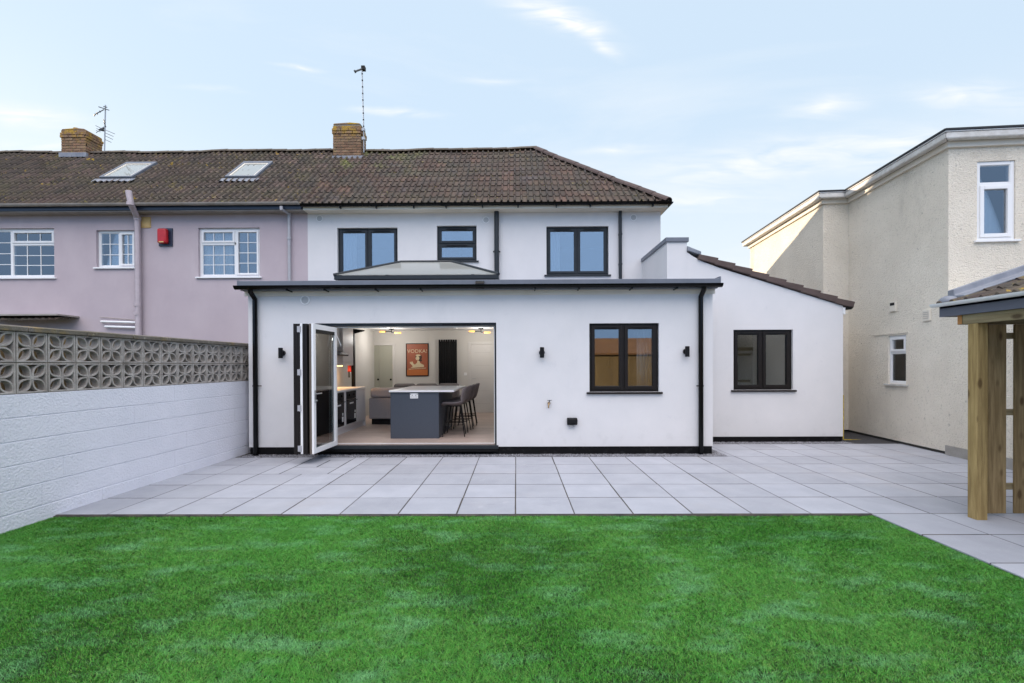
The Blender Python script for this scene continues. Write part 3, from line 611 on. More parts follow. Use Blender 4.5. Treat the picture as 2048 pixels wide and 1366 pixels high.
# roof lights
RN = Vector((0, -TANP, 1)).normalized(); RV = Vector((0, 1, TANP)).normalized()
def rp_at(px, py): return hit(px, py, (0, YE, ZE), RN)
def roof_light(tlx, trx, blx, brx, yt, yb, label):
    a = rp_at(blx, yb); b = rp_at(brx, yb); t = rp_at(tlx, yt); t2 = rp_at(trx, yt)
    x0, x1 = (a.x+t.x)/2, (b.x+t2.x)/2; H = (t-a).length*.9
    O = Vector((x0, (a.y+b.y)/2, 0)); O.z = ZE+(O.y-YE)*TANP
    Mx = Matrix(((1, 0, 0, O.x), (0, RV.y, RN.y, O.y), (0, RV.z, RN.z, O.z), (0, 0, 0, 1))); W = x1-x0; H = ((t.y-a.y)*math.sqrt(1+TANP**2))
    f = MB(Mx)
    for q in ((0, W, 0, .06), (0, W, H-.11, H), (0, .06, .06, H-.11), (W-.06, W, .06, H-.11)): f.box(q[0], q[1], q[2], q[3], -.02, .10)
    fo = f.build('roof_window', TRIM, ph, bevel=.008); 
    if label: fo['label'] = label
    i = MB(Mx)
    for q in ((.06, W-.06, .06, .10), (.06, W-.06, H-.16, H-.11), (.06, .10, .10, H-.16), (W-.10, W-.06, .10, H-.16)): i.box(q[0], q[1], q[2], q[3], -.01, .085)
    i.build('inner_frame', CREAM, fo)
    p = MB(Mx); p.box(.10, W-.10, .10, H-.16, .06, .07); p.build('pane', GLASS_LAN, fo)
    p = MB(Mx); p.box(.10, W-.10, .10, H-.16, -.0, .012); p.build('blind', LABELW, fo)
    s_ = MB(Mx); n = 48; vs = []
    for k in range(n+1):
        x = -.10+(W+.2)*k/n; z = .028*max(0, math.sin(2*PI*(O.x+x)/.15))+.04
        vs += [(x, -.02, .055), (x, -.20+.02*math.sin(x*40), z)]
    s_.add(vs, [(2*k, 2*k+2, 2*k+3, 2*k+1) for k in range(n)]); s_.build('lead_apron', LEAD, fo, smooth=True)
roof_light(247, 307, 213, 277, 331, 361, None)
roof_light(485, 542, 458, 520, 330, 360, None)
# pipes
def wpt(px, py, Y): p = at(px, py, Y); return (p.x, p.y, p.z)
mb = MB(); yp = YH-.09
top = at(257, 382, YE-.12); k1 = at(262, 408, YE-.12); k2 = at(275, 436, yp); b_ = at(275, 668, yp)
mb.tube([top, k1, (k2.x, yp, k2.z), (k2.x, yp, .0)], .062, 20)
for py, yy in ((408, YE-.12), (438, yp), (610, yp), (628, yp)):
    p = at(275 if py > 430 else 261, py, yy); mb.cyl((p.x, p.y, p.z-.03), .074, .07, n=20)
mb.build('soil_pipe', MAUVEPIPE, ph, smooth=True)
mb = MB(); a = at(563, 413, YE-.03); c = at(578, 428, yp+.03)
mb.tube([(a.x, YE-.04, a.z), (a.x, YE-.04, a.z-.06), (c.x, yp+.03, c.z), (c.x, yp+.03, 0)], .036, 16)
for py in (430, 478): p = at(578, py, yp); mb.cyl((c.x, yp+.03, p.z), .046, .05, n=16)
mb.build('downpipe', GREYPIPE, ph, smooth=True)
mb = MB(); a0, a1, b0, b1 = wrect(280, 434, 302, 456, YH); mb.box(a0, a1, YH-.02, YH+.01, b0, b1); v_ = mb.build('wall_vent', OCHRE, ph, bevel=.005)
mb = MB(); mb.box(a0+.03, a1-.03, YH-.026, YH-.0205, b0+.03, b1-.03); mb.build('vent_face', OCHRE, v_)
for (pa, pb) in (((203, 643), (272, 645)), ((211, 653), (272, 655))):
    a = at(*pa, YH-.06); b = at(*pb, YH-.06); mb = MB(); mb.tube([(a.x, YH+.02, a.z), (a.x, YH-.06, a.z), (b.x, YH-.06, b.z)], .026, 12); mb.build('waste_pipe', WHITE_PVC, ph, smooth=True)
a = at(200, 634, YH-.03); b = at(272, 640, YH-.03); mb = MB(); mb.tube([a, b], .008, 8); mb.build('cable', OLDGUT, ph)
# little porch canopy behind the wall
a = at(-60, 628, YH-.5); b = at(118, 628, YH-.5); mb = MB(); mb.box(a.x, b.x, YH-.55, YH, b.z-.035, b.z); cp = mb.build('canopy', OLDGUT, ph)
roof_slope('canopy_tiles', TILE, cp, (a.x, YH-.55, b.z-.13), XAX, YAX, .5, b.x-a.x, tanp=.18, lowres=True, roll=.02)
chim = chimney(ph, at(119, 300, 13.3).x, at(168, 300, 13.3).x, 13.35, 13.9, ZR-.25, at(150, 258, 13.35).z)
p = at(147, 255, 13.5); mb = MB(); mb.tube([(p.x, 13.6, p.z-.15), (p.x, 13.6, p.z+.02)], [.09, .075], 16); mb.build('chimney_pot', BRICK, chim, smooth=True)
a = at(116, 308, 13.25); b = at(170, 308, 13.25); mb = MB(); mb.box(a.x, b.x+.02, 13.26, 13.34, a.z-.08, a.z+.05); mb.build('flashing', LEAD, chim, bevel=.01)

# alarm box (its own thing)
a0, a1, b0, b1 = wrect(319, 457, 346, 493, YH)
al = thing('alarm_box', ((a0+a1)/2, YH, b0), 'red alarm bell box on a dark blue plate on the mauve wall', 'alarm box')
mb = MB(); mb.box(a0, a1, YH-.03, YH, b0, b1); mb.build('back_plate', NAVY, al, bevel=.006)
W = a1-a0; mb = MB(); mb.box(a0+W*.12, a1-W*.22, YH-.14, YH-.03, b0+.05, b1-.03); mb.build('cover', RED, al, bevel=.035, seg=4, smooth=True)
mb = MB(); mb.box(a0+W*.28, a1-W*.38, YH-.146, YH-.139, b0+.06, b0+.085); mb.build('name_plate', OCHRE, al)

# ================================================================== WHITE HOUSE + EXTENSION
wh = thing('white_house', (-.6, YH, 0), 'white rendered house with hipped tiled roof, flat roofed extension and side wing', 'house')
w1 = wrect(675, 455, 795, 551, YH); w2 = wrect(874, 451, 953, 522, YH); w3 = wrect(1093, 452, 1217, 550, YH)
w1 = (w1[0], w1[1], w3[2], w1[3])
wall('wall', RENDER_W, wh, Mf, XB, XHR, 2.55, 5.14, .28, [w1, w2, w3])
mb = MB(); mb.box(XHR-.25, XHR, YH+.28, YH+5.3, -.3, 5.14); mb.box(XB, XHR, YH+5.3, YH+5.55, -.3, 5.14); mb.build('side_wall', RENDER_W, wh)
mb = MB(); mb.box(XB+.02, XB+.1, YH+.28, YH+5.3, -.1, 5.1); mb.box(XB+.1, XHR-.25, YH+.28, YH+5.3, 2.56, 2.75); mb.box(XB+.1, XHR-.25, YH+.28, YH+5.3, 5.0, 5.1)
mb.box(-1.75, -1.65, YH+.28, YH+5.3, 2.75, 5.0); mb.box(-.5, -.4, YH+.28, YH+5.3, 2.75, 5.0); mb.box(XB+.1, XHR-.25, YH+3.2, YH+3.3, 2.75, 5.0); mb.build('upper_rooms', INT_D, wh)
window(wh, Mf, *w1, [(0, .5, 0, 1), (.5, 1, 0, 1)], ANTH, GLASS_UP, fw=.05, sw=.055, vents=True, label='dark grey double casement window half hidden by the roof lantern')
window(wh, Mf, *w2, [(0, 1, 0, .5), (0, 1, .5, 1)], ANTH, GLASS_UP, fw=.05, sw=.055, vents=True, label='small dark grey window of two stacked panes')
window(wh, Mf, *w3, [(0, .5, 0, 1), (.5, 1, 0, 1)], ANTH, GLASS_UP, fw=.05, sw=.055, vents=True, label='dark grey double casement window at first floor right')
# roof
LW = (XHR+.08)-XB
roof_slope('roof', TILE, wh, (XB, YE, ZE), XAX, YAX, RUN, LW, clipR=1., off=.0)
roof_slope('hip_slope', TILE, wh, (XHR+.08, YE, ZE), YAX, (-1, 0, 0), RUN, 2*RUN, clipL=1., clipR=1.)
roof_slope('rear_roof_slope', TILE, wh, (XHR+.08, YE+2*RUN, ZE), (-1, 0, 0), (0, -1, 0), RUN, LW, clipL=1., lowres=True)
XRE = XHR+.08-RUN
ridge_run('ridge', RIDGE, wh, (XB, YE+RUN, ZR+.02), (XRE, YE+RUN, ZR+.03))
ridge_run('hip_tiles', HIPT, wh, (XRE, YE+RUN, ZR+.03), (XHR+.09, YE+.0, ZE+.03), r=.12, seg=.42)
ridge_run('rear_hip_tiles', HIPT, wh, (XRE, YE+RUN, ZR+.03), (XHR+.09, YE+2*RUN, ZE+.03), r=.12, seg=.42)
gut = half_gutter('gutter', BLACKP, wh, (at(603, 408, YE).x, YE-.05, ZE-.015), (XHR+.125, YE-.05, ZE-.015), r=.06)
mb = MB(); mb.box(XB+.02, XHR+.08, YE+.012, YE+.035, ZE-.125, ZE-.03); mb.build('fascia', CREAM, wh, bevel=.004)
mb = MB(); mb.box(XB+.02, XHR+.08, YE+.035, YH, ZE-.125, ZE-.11); mb.box(XHR, XHR+.08, YH, YH+5.5, ZE-.125, ZE-.11); mb.box(XHR+.06, XHR+.08, YE+.035, YH+5.5, ZE-.11, ZE-.03); mb.build('soffit', CREAM, wh)
half_gutter('gutter', BLACKP, wh, (XHR+.125, YE-.05, ZE-.015), (XHR+.125, YH+5.6, ZE-.015), r=.06)
for px in (680, 752, 827, 892, 965, 1036, 1113, 1181, 1306):
    p = at(px, 410, YE-.05); mb = MB(); mb.box(p.x-.012, p.x+.012, YE-.07, YE+.008, ZE-.115, ZE-.06); mb.build('bracket', BLACKP, gut)
ch2 = chimney(wh, at(666, 300, 13.3).x, at(722, 300, 13.3).x, 13.3, 13.75, ZR-.3, at(690, 247, 13.3).z)
a = at(664, 315, 13.2); b = at(728, 312, 13.2); mb = MB(); mb.box(a.x, b.x, 13.17, 13.29, a.z-.12, a.z+.04); mb.build('flashing', LEAD, ch2, bevel=.015)
p = at(766, 305, 14.4); mb = MB(); mb.tube([(p.x, 14.4, p.z-.5), (p.x, 14.4, p.z+.02), (p.x, 14.4, p.z+.09)], [.10, .09, .06], 16); mb.build('vent_pot', RIDGE, wh, smooth=True)
# soil vent pipe, rainwater pipe on the upper wall
yp = YH-.08; p = at(993, 420, yp); mb = MB(); mb.tube([(p.x, yp, 2.95), (p.x, yp, p.z-.02), (p.x, yp, p.z+.02), (p.x, yp, p.z+.05)], [.055, .055, .05, .02], 20)
for py in (504,): q = at(993, py, yp); mb.cyl((p.x, yp, q.z), .064, .03, n=20); mb.box(p.x-.085, p.x+.085, yp+.01, yp+.05, q.z, q.z+.025)
mb.build('soil_vent_pipe', ANTH, wh, smooth=True)
p = at(1240.5, 420, yp+.03); mb = MB(); mb.box(p.x-.034, p.x+.034, yp+.0, yp+.07, 2.95, ZE-.06)
for py in (470, 530): q = at(1240, py, yp); mb.box(p.x-.04, p.x+.04, yp-.004, yp+.075, q.z, q.z+.05)
mb.build('downpipe', ANTH, wh, bevel=.006)
def round_vent(px, py, Y, r=.078):
    p = at(px, py, Y-.01); mb = MB(); n = 28
    for r1, r2, y0, y1 in ((r, r-.015, Y-.018, Y+.005),):
        vs = []
        for yy, rr in ((y1, r1), (y0, r1), (y0, r2), (y1-.008, r2)):
            vs += [(p.x+rr*math.cos(2*PI*k/n), yy, p.z+rr*math.sin(2*PI*k/n)) for k in range(n)]
        mb.add(vs, [(s_*n+k, s_*n+(k+1) % n, (s_+1)*n+(k+1) % n, (s_+1)*n+k) for s_ in range(3) for k in range(n)])
    v = mb.build('vent', WHITE_PVC, wh, smooth=True)
    mb = MB(); mb.cyl((p.x, Y-.006, p.z), r-.014, .008, 'y', 28)
    mb.box(p.x-.006, p.x+.006, Y-.014, Y-.0062, p.z-r+.02, p.z+r-.02)
    for k in (-2, -1, 0, 1, 2): mb.box(p.x-.05, p.x+.05, Y-.011, Y-.0065, p.z+k*.02-.004, p.z+k*.02+.004)
    mb.build('grille', mat('vent_grille', (.5, .5, .5), .5) if 'vent_grille' not in bpy.data.materials else bpy.data.materials['vent_grille'], v)
for px, py, Y in ((639, 437, YH), (972, 440, YH), (1267, 435, YH), (610, 600, YF)): round_vent(px, py, Y)

# ---- extension shell
Me = frameM((0, YF, 0), XAX, YAX)
DX0, DX1 = -3.42, at(993, 800, YF).x
DZ0, DZ1 = .13, at(800, 646, YF).z
w4 = wrect(1179, 646, 1318, 784, YF)
ZT = 2.78
wall('extension_wall', RENDER_W, wh, Me, XL, XR, .135, ZT, .3, [(DX0, DX1, .135, DZ1), w4])
mb = MB(); mb.box(XL+.01, DX0, YF+.012, YF+.3, -.05, .134); mb.box(DX0, DX1, YF+.012, YF+.3, -.05, DZ0-.03); mb.box(DX1, XR-.01, YF+.012, YF+.3, -.05, .134)
mb.box(XL+.01, XL+.3, YF+.3, YH, -.05, .134); mb.box(XR-.3, XR-.01, YF+.3, YH+.3, -.05, .134); mb.build('plinth', PLINTH, wh)
mb = MB(); mb.box(XL, XL+.3, YF+.3, YH, .135, ZT); mb.box(XR-.3, XR, YF+.3, YH+.28, .135, ZT); mb.build('extension_side_wall', RENDER_W, wh)
# kitchen lining
LX0, LX1, LY0, LY1 = -3.30, -.42, 9.0, 10.8
mb = MB(); mb.box(XL+.3, KL, YF+.3, KB, FLOOR, CEILZ); mb.box(KR, KR+.12, YF+.3, KB, FLOOR, CEILZ); mb.box(KL, KR, KB, KB+.12, FLOOR, CEILZ)
mb.box(KR+.12, XR-.3, YH-.15, YH-.03, FLOOR, CEILZ); mb.build('interior_wall', INT_W, wh)
mb = MB()
for (a, b, c, d) in ((XL+.3, LX0, YF+.3, KB+.1), (LX1, XR-.3, YF+.3, YH), (LX0, LX1, YF+.3, LY0), (LX0, LX1, LY1, KB+.1), (LX1, KR+.1, YH, KB+.1)): mb.box(a, b, c, d, CEILZ, CEILZ+.05)
mb.build('ceiling', CEIL, wh)
mb = MB()
for (a, b, c, d) in ((LX0-.03, LX0, LY0-.03, LY1+.03), (LX1, LX1+.03, LY0-.03, LY1+.03), (LX0, LX1, LY0-.03, LY0), (LX0, LX1, LY1, LY1+.03)): mb.box(a, b, c, d, CEILZ+.05, 3.1)
mb.build('lantern_lining', CEIL, wh)
# plank floor: boards in one mesh
mb = MB(); y = YF+.06; row = 0
while y < KB:
    x = KL-.4-random.random()
    while x < KR:
        a, b = max(x, KL), min(x+1.2, KR)
        if b-a > .01: mb.box(a+.001, b-.001, y+.001, min(y+.18, KB)-.001, FLOOR-.02, FLOOR)
        x += 1.2
    y += .18
mb.build('floor', WOODF, wh)
mb = MB(); mb.box(KL, KR, YF+.06, KB, FLOOR-.06, FLOOR-.021); mb.box(KR+.12, XR-.3, YF+.3, YH-.15, FLOOR-.06, FLOOR); mb.build('subfloor', CARPET, wh)
mb = MB(); mb.box(KL, KR, KB-.018, KB, FLOOR, FLOOR+.12); mb.box(KR-.018, KR, YF+.31, KB-.02, FLOOR, FLOOR+.12); mb.build('skirting', IDOOR, wh, bevel=.004)
# flat roof, trims
mb = MB(); ZD = 2.86
for (a, b, c, d) in ((XL-.05, LX0-.03, YF-.14, YH), (LX1+.03, XR+.03, YF-.14, YH), (LX0-.03, LX1+.03, YF-.14, LY0-.03), (LX0-.03, LX1+.03, LY1+.03, YH)): mb.box(a, b, c, d, ZT, ZD)
mb.build('flat_roof', TRIM, wh)
zt, zb = at(1000, 559, YF-.19).z, at(1000, 569, YF-.19).z
mb = MB(); mb.box(XL-.06, XR+.035, YF-.185, YF-.141, zb-.02, zt); mb.box(XR+.035, XR+.065, YF-.185, YH-1.0, zb+.0, zt+.035); mb.box(XL-.085, XL-.06, YF-.185, YH, zb, zt+.01)
mb.build('roof_edge_trim', TRIM, wh, bevel=.006)
g2 = half_gutter('gutter', BLACKP, wh, (XL-.10, YF-.205, zb-.005), (XR+.07, YF-.205, zb-.005), r=.062)
for px in (574, 649, 751, 841, 1070, 1158, 1264, 1354):
    p = at(px, 575, YF-.2); mb = MB(); mb.box(p.x-.010, p.x+.010, YF-.23, YF-.025, zb-.088, zb-.066); mb.build('bracket', BLACKP, g2)
for px in (960,):
    p = at(px, 575, YF-.2); u_ = MB(); u_.tube([(p.x-.07, YF-.205, zb-.008), (p.x+.07, YF-.205, zb-.008)], .068, 20); u_.build('gutter_union', BLACKP, g2, smooth=True)
zf0 = at(1000, 589.5, YF-.03).z
mb = MB(); mb.box(XL-.05, XR+.035, YF-.025, YF-.002, zf0, zb+.02); mb.build('fascia', CREAM, wh, bevel=.003)
mb = MB(); mb.box(XL-.04, XR+.03, YF-.14, YF-.026, zb-.0, zb+.012); mb.build('soffit', CREAM, wh)
for px, sg in ((510, -1), (1402, 1)):
    p = at(px, 700, YF-.06); mb = MB()
    mb.tube([(p.x, YF-.2, zb-.05), (p.x, YF-.19, zb-.10), (p.x, YF-.055, zb-.20), (p.x, YF-.055, .01)], .040, 18)
    q = at(px, 773, YF-.06); mb.cyl((p.x, YF-.055, q.z), .047, .022, n=18); mb.box(p.x-.075 if sg > 0 else p.x, p.x if sg > 0 else p.x+.10, YF-.06, YF-.045, q.z+.002, q.z+.018)
    mb.build('downpipe', BLACKP, wh, smooth=True)
window(wh, Me, *w4, [(0, .5, 0, 1), (.5, 1, 0, 1)], BROWNBLK, GLASS_LO, fw=.05, sw=.055, rec=.05, vents=True, label='black double casement window in the extension wall')
# bifold door: frame, track, four folded leaves
mb = MB(Me); mb.box(DX0, DX1, .03, .11, DZ1-.05, DZ1); mb.box(DX1-.03, DX1, .03, .11, DZ0, DZ1-.05); mb.box(DX0, DX0+.03, .03, .11, DZ0, DZ1-.05); mb.box(DX0-.0, DX1+.03, -.02, .06, DZ0-.03, DZ0+.03)
df = mb.build('folding_door', ANTH, wh, bevel=.003)
mb = MB(Me); mb.box(DX0+.03, DX1-.03, .062, .10, DZ0+.03, DZ0+.055); mb.box(DX0+.03, DX1-.03, .10, .125, DZ1-.072, DZ1-.052); mb.box(DX1-.045, DX1-.032, .10, .125, DZ0+.05, DZ1-.07); mb.build('track', WHITE_PVC, df)
mb = MB(Me); mb.box(DX0, DX1+.02, -.06, .0, DZ0-.07, DZ0-.031); mb.build('threshold', BLACKP, df)
LW_ = .80; ZL0, ZL1 = .165, 2.165
def leaf(xn, yn, xf, yf, inner, outer, handle=False, glassm=GLASS_CL):
    """leaf between its near (xn,yn) and far (xf,yf) edge; inner face looks to +x"""
    a = Vector((xn, yn, 0)); b = Vector((xf, yf, 0)); d = (b-a); W = d.length; d.normalize(); nx = Vector((d.y, -d.x, 0))
    M_ = Matrix(((d.x, nx.x, 0, a.x), (d.y, nx.y, 0, a.y), (0, 0, 1, 0), (0, 0, 0, 1)))
    o = MB(M_); ringbox(o, 0, W, ZL0, ZL1, .075, -.034, -.001); oo = o.build('door_leaf', outer, df, bevel=.003)
    i = MB(M_); ringbox(i, .0, W, ZL0, ZL1, .08, .0, .034); i.build('inner_frame', inner, oo, bevel=.004)
    p = MB(M_); p.box(.07, W-.07, -.01, .010, ZL0+.07, ZL1-.07); p.build('pane', glassm, oo)
    t = MB(M_); t.box(.09, W-.09, .0115, .030, ZL1-.135, ZL1-.08); t.build('blind_rail', BLK, oo)
    if handle:
        h = MB(M_); h.box(.03, .05, .035, .075, 1.08, 1.10); h.tube([(.04, .075, 1.09), (.17, .078, 1.09)], .010, 10); h.box(.025, .055, .034, .042, .95, 1.14); h.cyl((.04, .04, .985), .012, .03, 'y', 12); h.build('handle', STEEL, oo, smooth=False)
    return oo
yN = YF-.80
leaf(-3.375, yN, -3.37, YF+.01, BROWNBLK, BROWNBLK)
leaf(-3.305, yN, -3.30, YF+.01, WHITE_PVC, BROWNBLK)
leaf(-3.232, yN, -3.18, YF+.01, BROWNBLK, BROWNBLK)
leaf(-3.128, yN-.01, -3.085, YF+.04, WHITE_PVC, mat('bronze_edge', (.12, .095, .075), .35), handle=True)
for z in (.25, .87, 1.42, 2.08):
    mb = MB(); mb.box(-3.345, -3.288, yN-.010, yN-.002, z-.045, z+.045); mb.tube([(-3.303, yN-.012, z-.05), (-3.303, yN-.012, z+.05)], .009, 10); mb.build('hinge', GREYPIPE, df)
mb = MB(); p = at(672, 680, YF+.02); mb.tube([(-3.03, YF-.05, 2.05), (-2.99, YF-.03, 1.93), (-2.96, YF-.02, 1.85)], .006, 6); mb.build('blind_cord', LABELW, df)
mb = MB(Me); mb.box(-2.65, -2.0, .032, .05, DZ1-.0135, DZ1-.0035); mb.box(-1.25, -.6, .022, .029, DZ1-.035, DZ1-.018); mb.build('trickle_vent', BLK, df)

# ---- roof lantern
ln = MB(); by0, by1 = 8.9, 10.9; bx0, bx1 = -3.41, -.318; zb_, zr_ = 3.20, 3.675; rx0, rx1, ry = -2.38, -1.33, 9.9
mb = MB(); ringv = [(bx0+.06, bx1-.06, by0+.05, by0+.11), (bx0+.06, bx1-.06, by1-.11, by1-.05), (bx0+.06, bx0+.12, by0+.11, by1-.11), (bx1-.12, bx1-.06, by0+.11, by1-.11)]
for a, b, c, d in ringv: mb.box(a, b, c, d, ZD, zb_-.05)
lan = mb.build('roof_lantern', BLK, wh)
mb = MB()
for a, b, c, d in ((bx0, bx1, by0, by0+.08), (bx0, bx1, by1-.08, by1), (bx0, bx0+.08, by0+.08, by1-.08), (bx1-.08, bx1, by0+.08, by1-.08)): mb.box(a, b, c, d, zb_-.065, zb_+.012)
mb.build('eaves_frame', ANTH, lan, bevel=.006)
mb = MB(); A = [(bx0, by0, zb_+.02), (bx1, by0, zb_+.02), (bx1, by1, zb_+.02), (bx0, by1, zb_+.02)]; R0 = (rx0, ry, zr_); R1 = (rx1, ry, zr_)
for a, b in ((A[0], R0), (A[3], R0), (A[1], R1), (A[2], R1), (R0, R1)): mb.tube([a, b], .032, 8)
mb.build('rafters', ANTH, lan)
mb = MB(); mb.add([A[0], A[1], R1, R0], [(0, 1, 2, 3)]); mb.add([A[2], A[3], R0, R1], [(0, 1, 2, 3)]); mb.add([A[3], A[0], R0], [(0, 1, 2)]); mb.add([A[1], A[2], R1], [(0, 1, 2)]); mb.build('pane', GLASS_LAN, lan)

# ---- parapet and side wing
pz = at(1350, 484, YW).z; PXL = at(1334, 500, YW).x
mb = MB(); mb.box(PXL, XR, YW, YH, ZT, pz)
mb.build('parapet', RENDER_W, wh)
mb = MB(); mb.box(PXL-.03, XR+.03, YW-.03, YH-.002, pz, pz+.085); mb.build('parapet_coping', TRIM, wh, bevel=.006)
XWR = at(1686, 700, YW).x; ze = at(1686, 612, YW).z
ztop = at(1374, 504, YW).z
pts = [(XR-.002, -.0), (XWR, -.0), (XWR, ze), (at(1440, 536, YW).x, at(1440, 536, YW).z), (at(1405, 523, YW).x, at(1405, 523, YW).z), (at(1385, 512, YW).x, at(1385, 512, YW).z), (XR-.002, ztop)]
w5 = wrect(1467, 659, 1586, 780, YW)
# wing front wall with its sloping top: rectangular part with the window, sloping part above
Mw = frameM((0, YW, 0), XAX, YAX)
wall('wing_wall', RENDER_W, wh, Mw, XR-.002, XWR, .11, ze-.0, .25, [w5])
mb = MB(); mb.prism([(XR-.002, ze), (XWR, ze)] + pts[3:], YW, YW+.25, 'y'); mb.build('wing_gable', RENDER_W, wh)
mb = MB(); mb.box(XR-.01, XWR-.01, YW+.012, YW+.25, -.05, .109); mb.box(XWR-.25, XWR-.012, YW+.25, YW+5, -.05, .109); mb.build('wing_plinth', PLINTH, wh)
mb = MB(); mb.box(XWR-.25, XWR, YW+.25, YW+5, .11, ze-.02); mb.box(XHR, XWR, YW+5, YW+5.2, -.05, ze); mb.build('wing_side_wall', RENDER_W, wh)
slope_w = (pts[3][1]-ze)/(XWR-pts[3][0])
mb = MB(); mb.prism([(XWR+.12, ze-.09), (XWR+.12, ze-.02), (XR, ze+slope_w*(XWR-XR)+.08), (XR, ze+slope_w*(XWR-XR))], YW+.26, YW+5.1, 'y'); mb.build('wing_roof', TILE, wh)
mb = MB(); mb.box(XR, XWR-.25, YW+.25, YW+5, .1, .15); mb.box(XR, XR+.05, YW+.25, YW+5, .15, ze+.8); mb.box(XR+.05, XWR-.25, YW+3, YW+3.1, .15, ze-.05); mb.build('wing_room', INT_D, wh)
# verge tiles, one stepped row down the slope
mb = MB(); xs0 = at(1396, 518, YW).x; zs0 = at(1396, 514, YW).z; n = 9
P0 = Vector((xs0, 0, zs0)); P1 = Vector((at(1702, 612, YW).x, 0, at(1702, 612, YW).z)); dd = (P1-P0); Lr = dd.length; dd.normalize(); nn = Vector((-dd.z, 0, dd.x)); nn = nn if nn.z > 0 else -nn
for k in range(n):
    a = P0+dd*(Lr*k/n); b = P0+dd*(Lr*(k+1)/n+.03); lift = .018
    poly = [a-nn*.05, b-nn*(.035), b+nn*(.075+lift), a+nn*(.055-.004)]
    jj = random.uniform(-.006, .006)
    mb.add([(p.x, YW-.05+jj, p.z) for p in poly]+[(p.x, YW+.6, p.z) for p in poly], [(0, 1, 2, 3), (7, 6, 5, 4), (0, 4, 5, 1), (1, 5, 6, 2), (2, 6, 7, 3), (3, 7, 4, 0)], (k*1.37, k*.7))
mb.build('verge_tiles', HIPT, wh, bevel=.012)
mb = MB(); a = P0; c = Vector((XR, 0, ztop+.02)); mb.add([(c.x, YW-.04, c.z), (a.x+.05, YW-.04, a.z+.03), (a.x+.05, YW-.04, a.z+.1), (c.x, YW-.04, c.z+.09), (c.x, YW+.5, c.z), (a.x+.05, YW+.5, a.z+.03), (a.x+.05, YW+.5, a.z+.1), (c.x, YW+.5, c.z+.09)], [(0, 1, 2, 3), (7, 6, 5, 4), (0, 4, 5, 1), (1, 5, 6, 2), (2, 6, 7, 3), (3, 7, 4, 0)]); mb.build('lead_flashing', LEAD, wh, bevel=.01)
half_gutter('gutter', BLACKP, wh, (XWR+.10, YW-.06, ze-.02), (XWR+.10, YW+5, ze-.02), r=.055)
mb = MB(); mb.box(XWR+.002, XWR+.04, YW-.01, YW+5, ze-.16, ze-.03); mb.build('fascia', WHITE_PVC, wh)
window(wh, Mw, *w5, [(0, .5, 0, 1), (.5, 1, 0, 1)], BROWNBLK, GLASS_LO, fw=.05, sw=.055, rec=.05, vents=True, label='black double casement window in the side wing')
# yellow pipe at the corner of the wing
mb = MB(); a = at(1686, 790, YW+.03); b = at(1686, 872, YW+.03); mb.tube([(XWR+.02, YW+.02, a.z), (XWR+.02, YW+.02, .05), (XWR+.02, YW-.02, .05), (at(1724, 877, YW-.02).x, YW-.02, .05)], .012, 8); tag(mb.build('gas_pipe', YELLOW), 'thin yellow pipe turning along the ground at the white wing corner', 'pipe')

# ---- interior doors (parts of the house)
def panel_door(x0, x1, z1, m, leaves=1, name='interior_door'):
    mb = MB(); fw = .07
    mb.box(x0-fw, x0, KB-.025, KB+.005, FLOOR, z1+fw); mb.box(x1, x1+fw, KB-.025, KB+.005, FLOOR, z1+fw); mb.box(x0, x1, KB-.025, KB+.005, z1, z1+fw)
    d = mb.build(name, IDOOR, wh, bevel=.006)
    W = (x1-x0)/leaves
    for k in range(leaves):
        l_ = MB(); l_.box(x0+k*W+.004, x0+(k+1)*W-.004, KB-.014, KB+.004, FLOOR+.01, z1-.004); l_.build('leaf', m, d, bevel=.003)
    return d
a = at(733, 691, KB); b = at(785, 691, KB)
dd1 = panel_door(a.x, b.x, a.z, SAGE, 2)
for px in (756, 781.5):
    p = at(px, 759, KB-.03); mb = MB(); mb.cyl((p.x, KB-.03, p.z), .028, .016, 'y', 20); mb.build('knob', BLK, dd1)
a = at(941, 689, KB); dd2 = panel_door(a.x, min(KR-.02, at(992, 689, KB).x), a.z, IDOOR)
for z in (.0,):
    for k in range(5): p = MB(); zc = FLOOR+.25+k*.36; p.box(a.x+.12, a.x+.55, KB-.0165, KB-.0142, zc, zc+.004); p.build('groove', BLK if 0 else mat('door_groove', (.4, .38, .36), .6) if 'door_groove' not in bpy.data.materials else bpy.data.materials['door_groove'], dd2)
p = at(945, 757, KB-.03); mb = MB(); mb.tube([(p.x, KB-.015, p.z), (p.x, KB-.05, p.z), (p.x+.10, KB-.05, p.z+.005)], .009, 8); mb.build('handle', STEEL, dd2)
p = at(931, 748, KB); mb = MB(); mb.box(p.x-.04, p.x+.04, KB-.01, KB, p.z-.04, p.z+.04); mb.build('light_switch', WHITE_PVC, wh, bevel=.004)

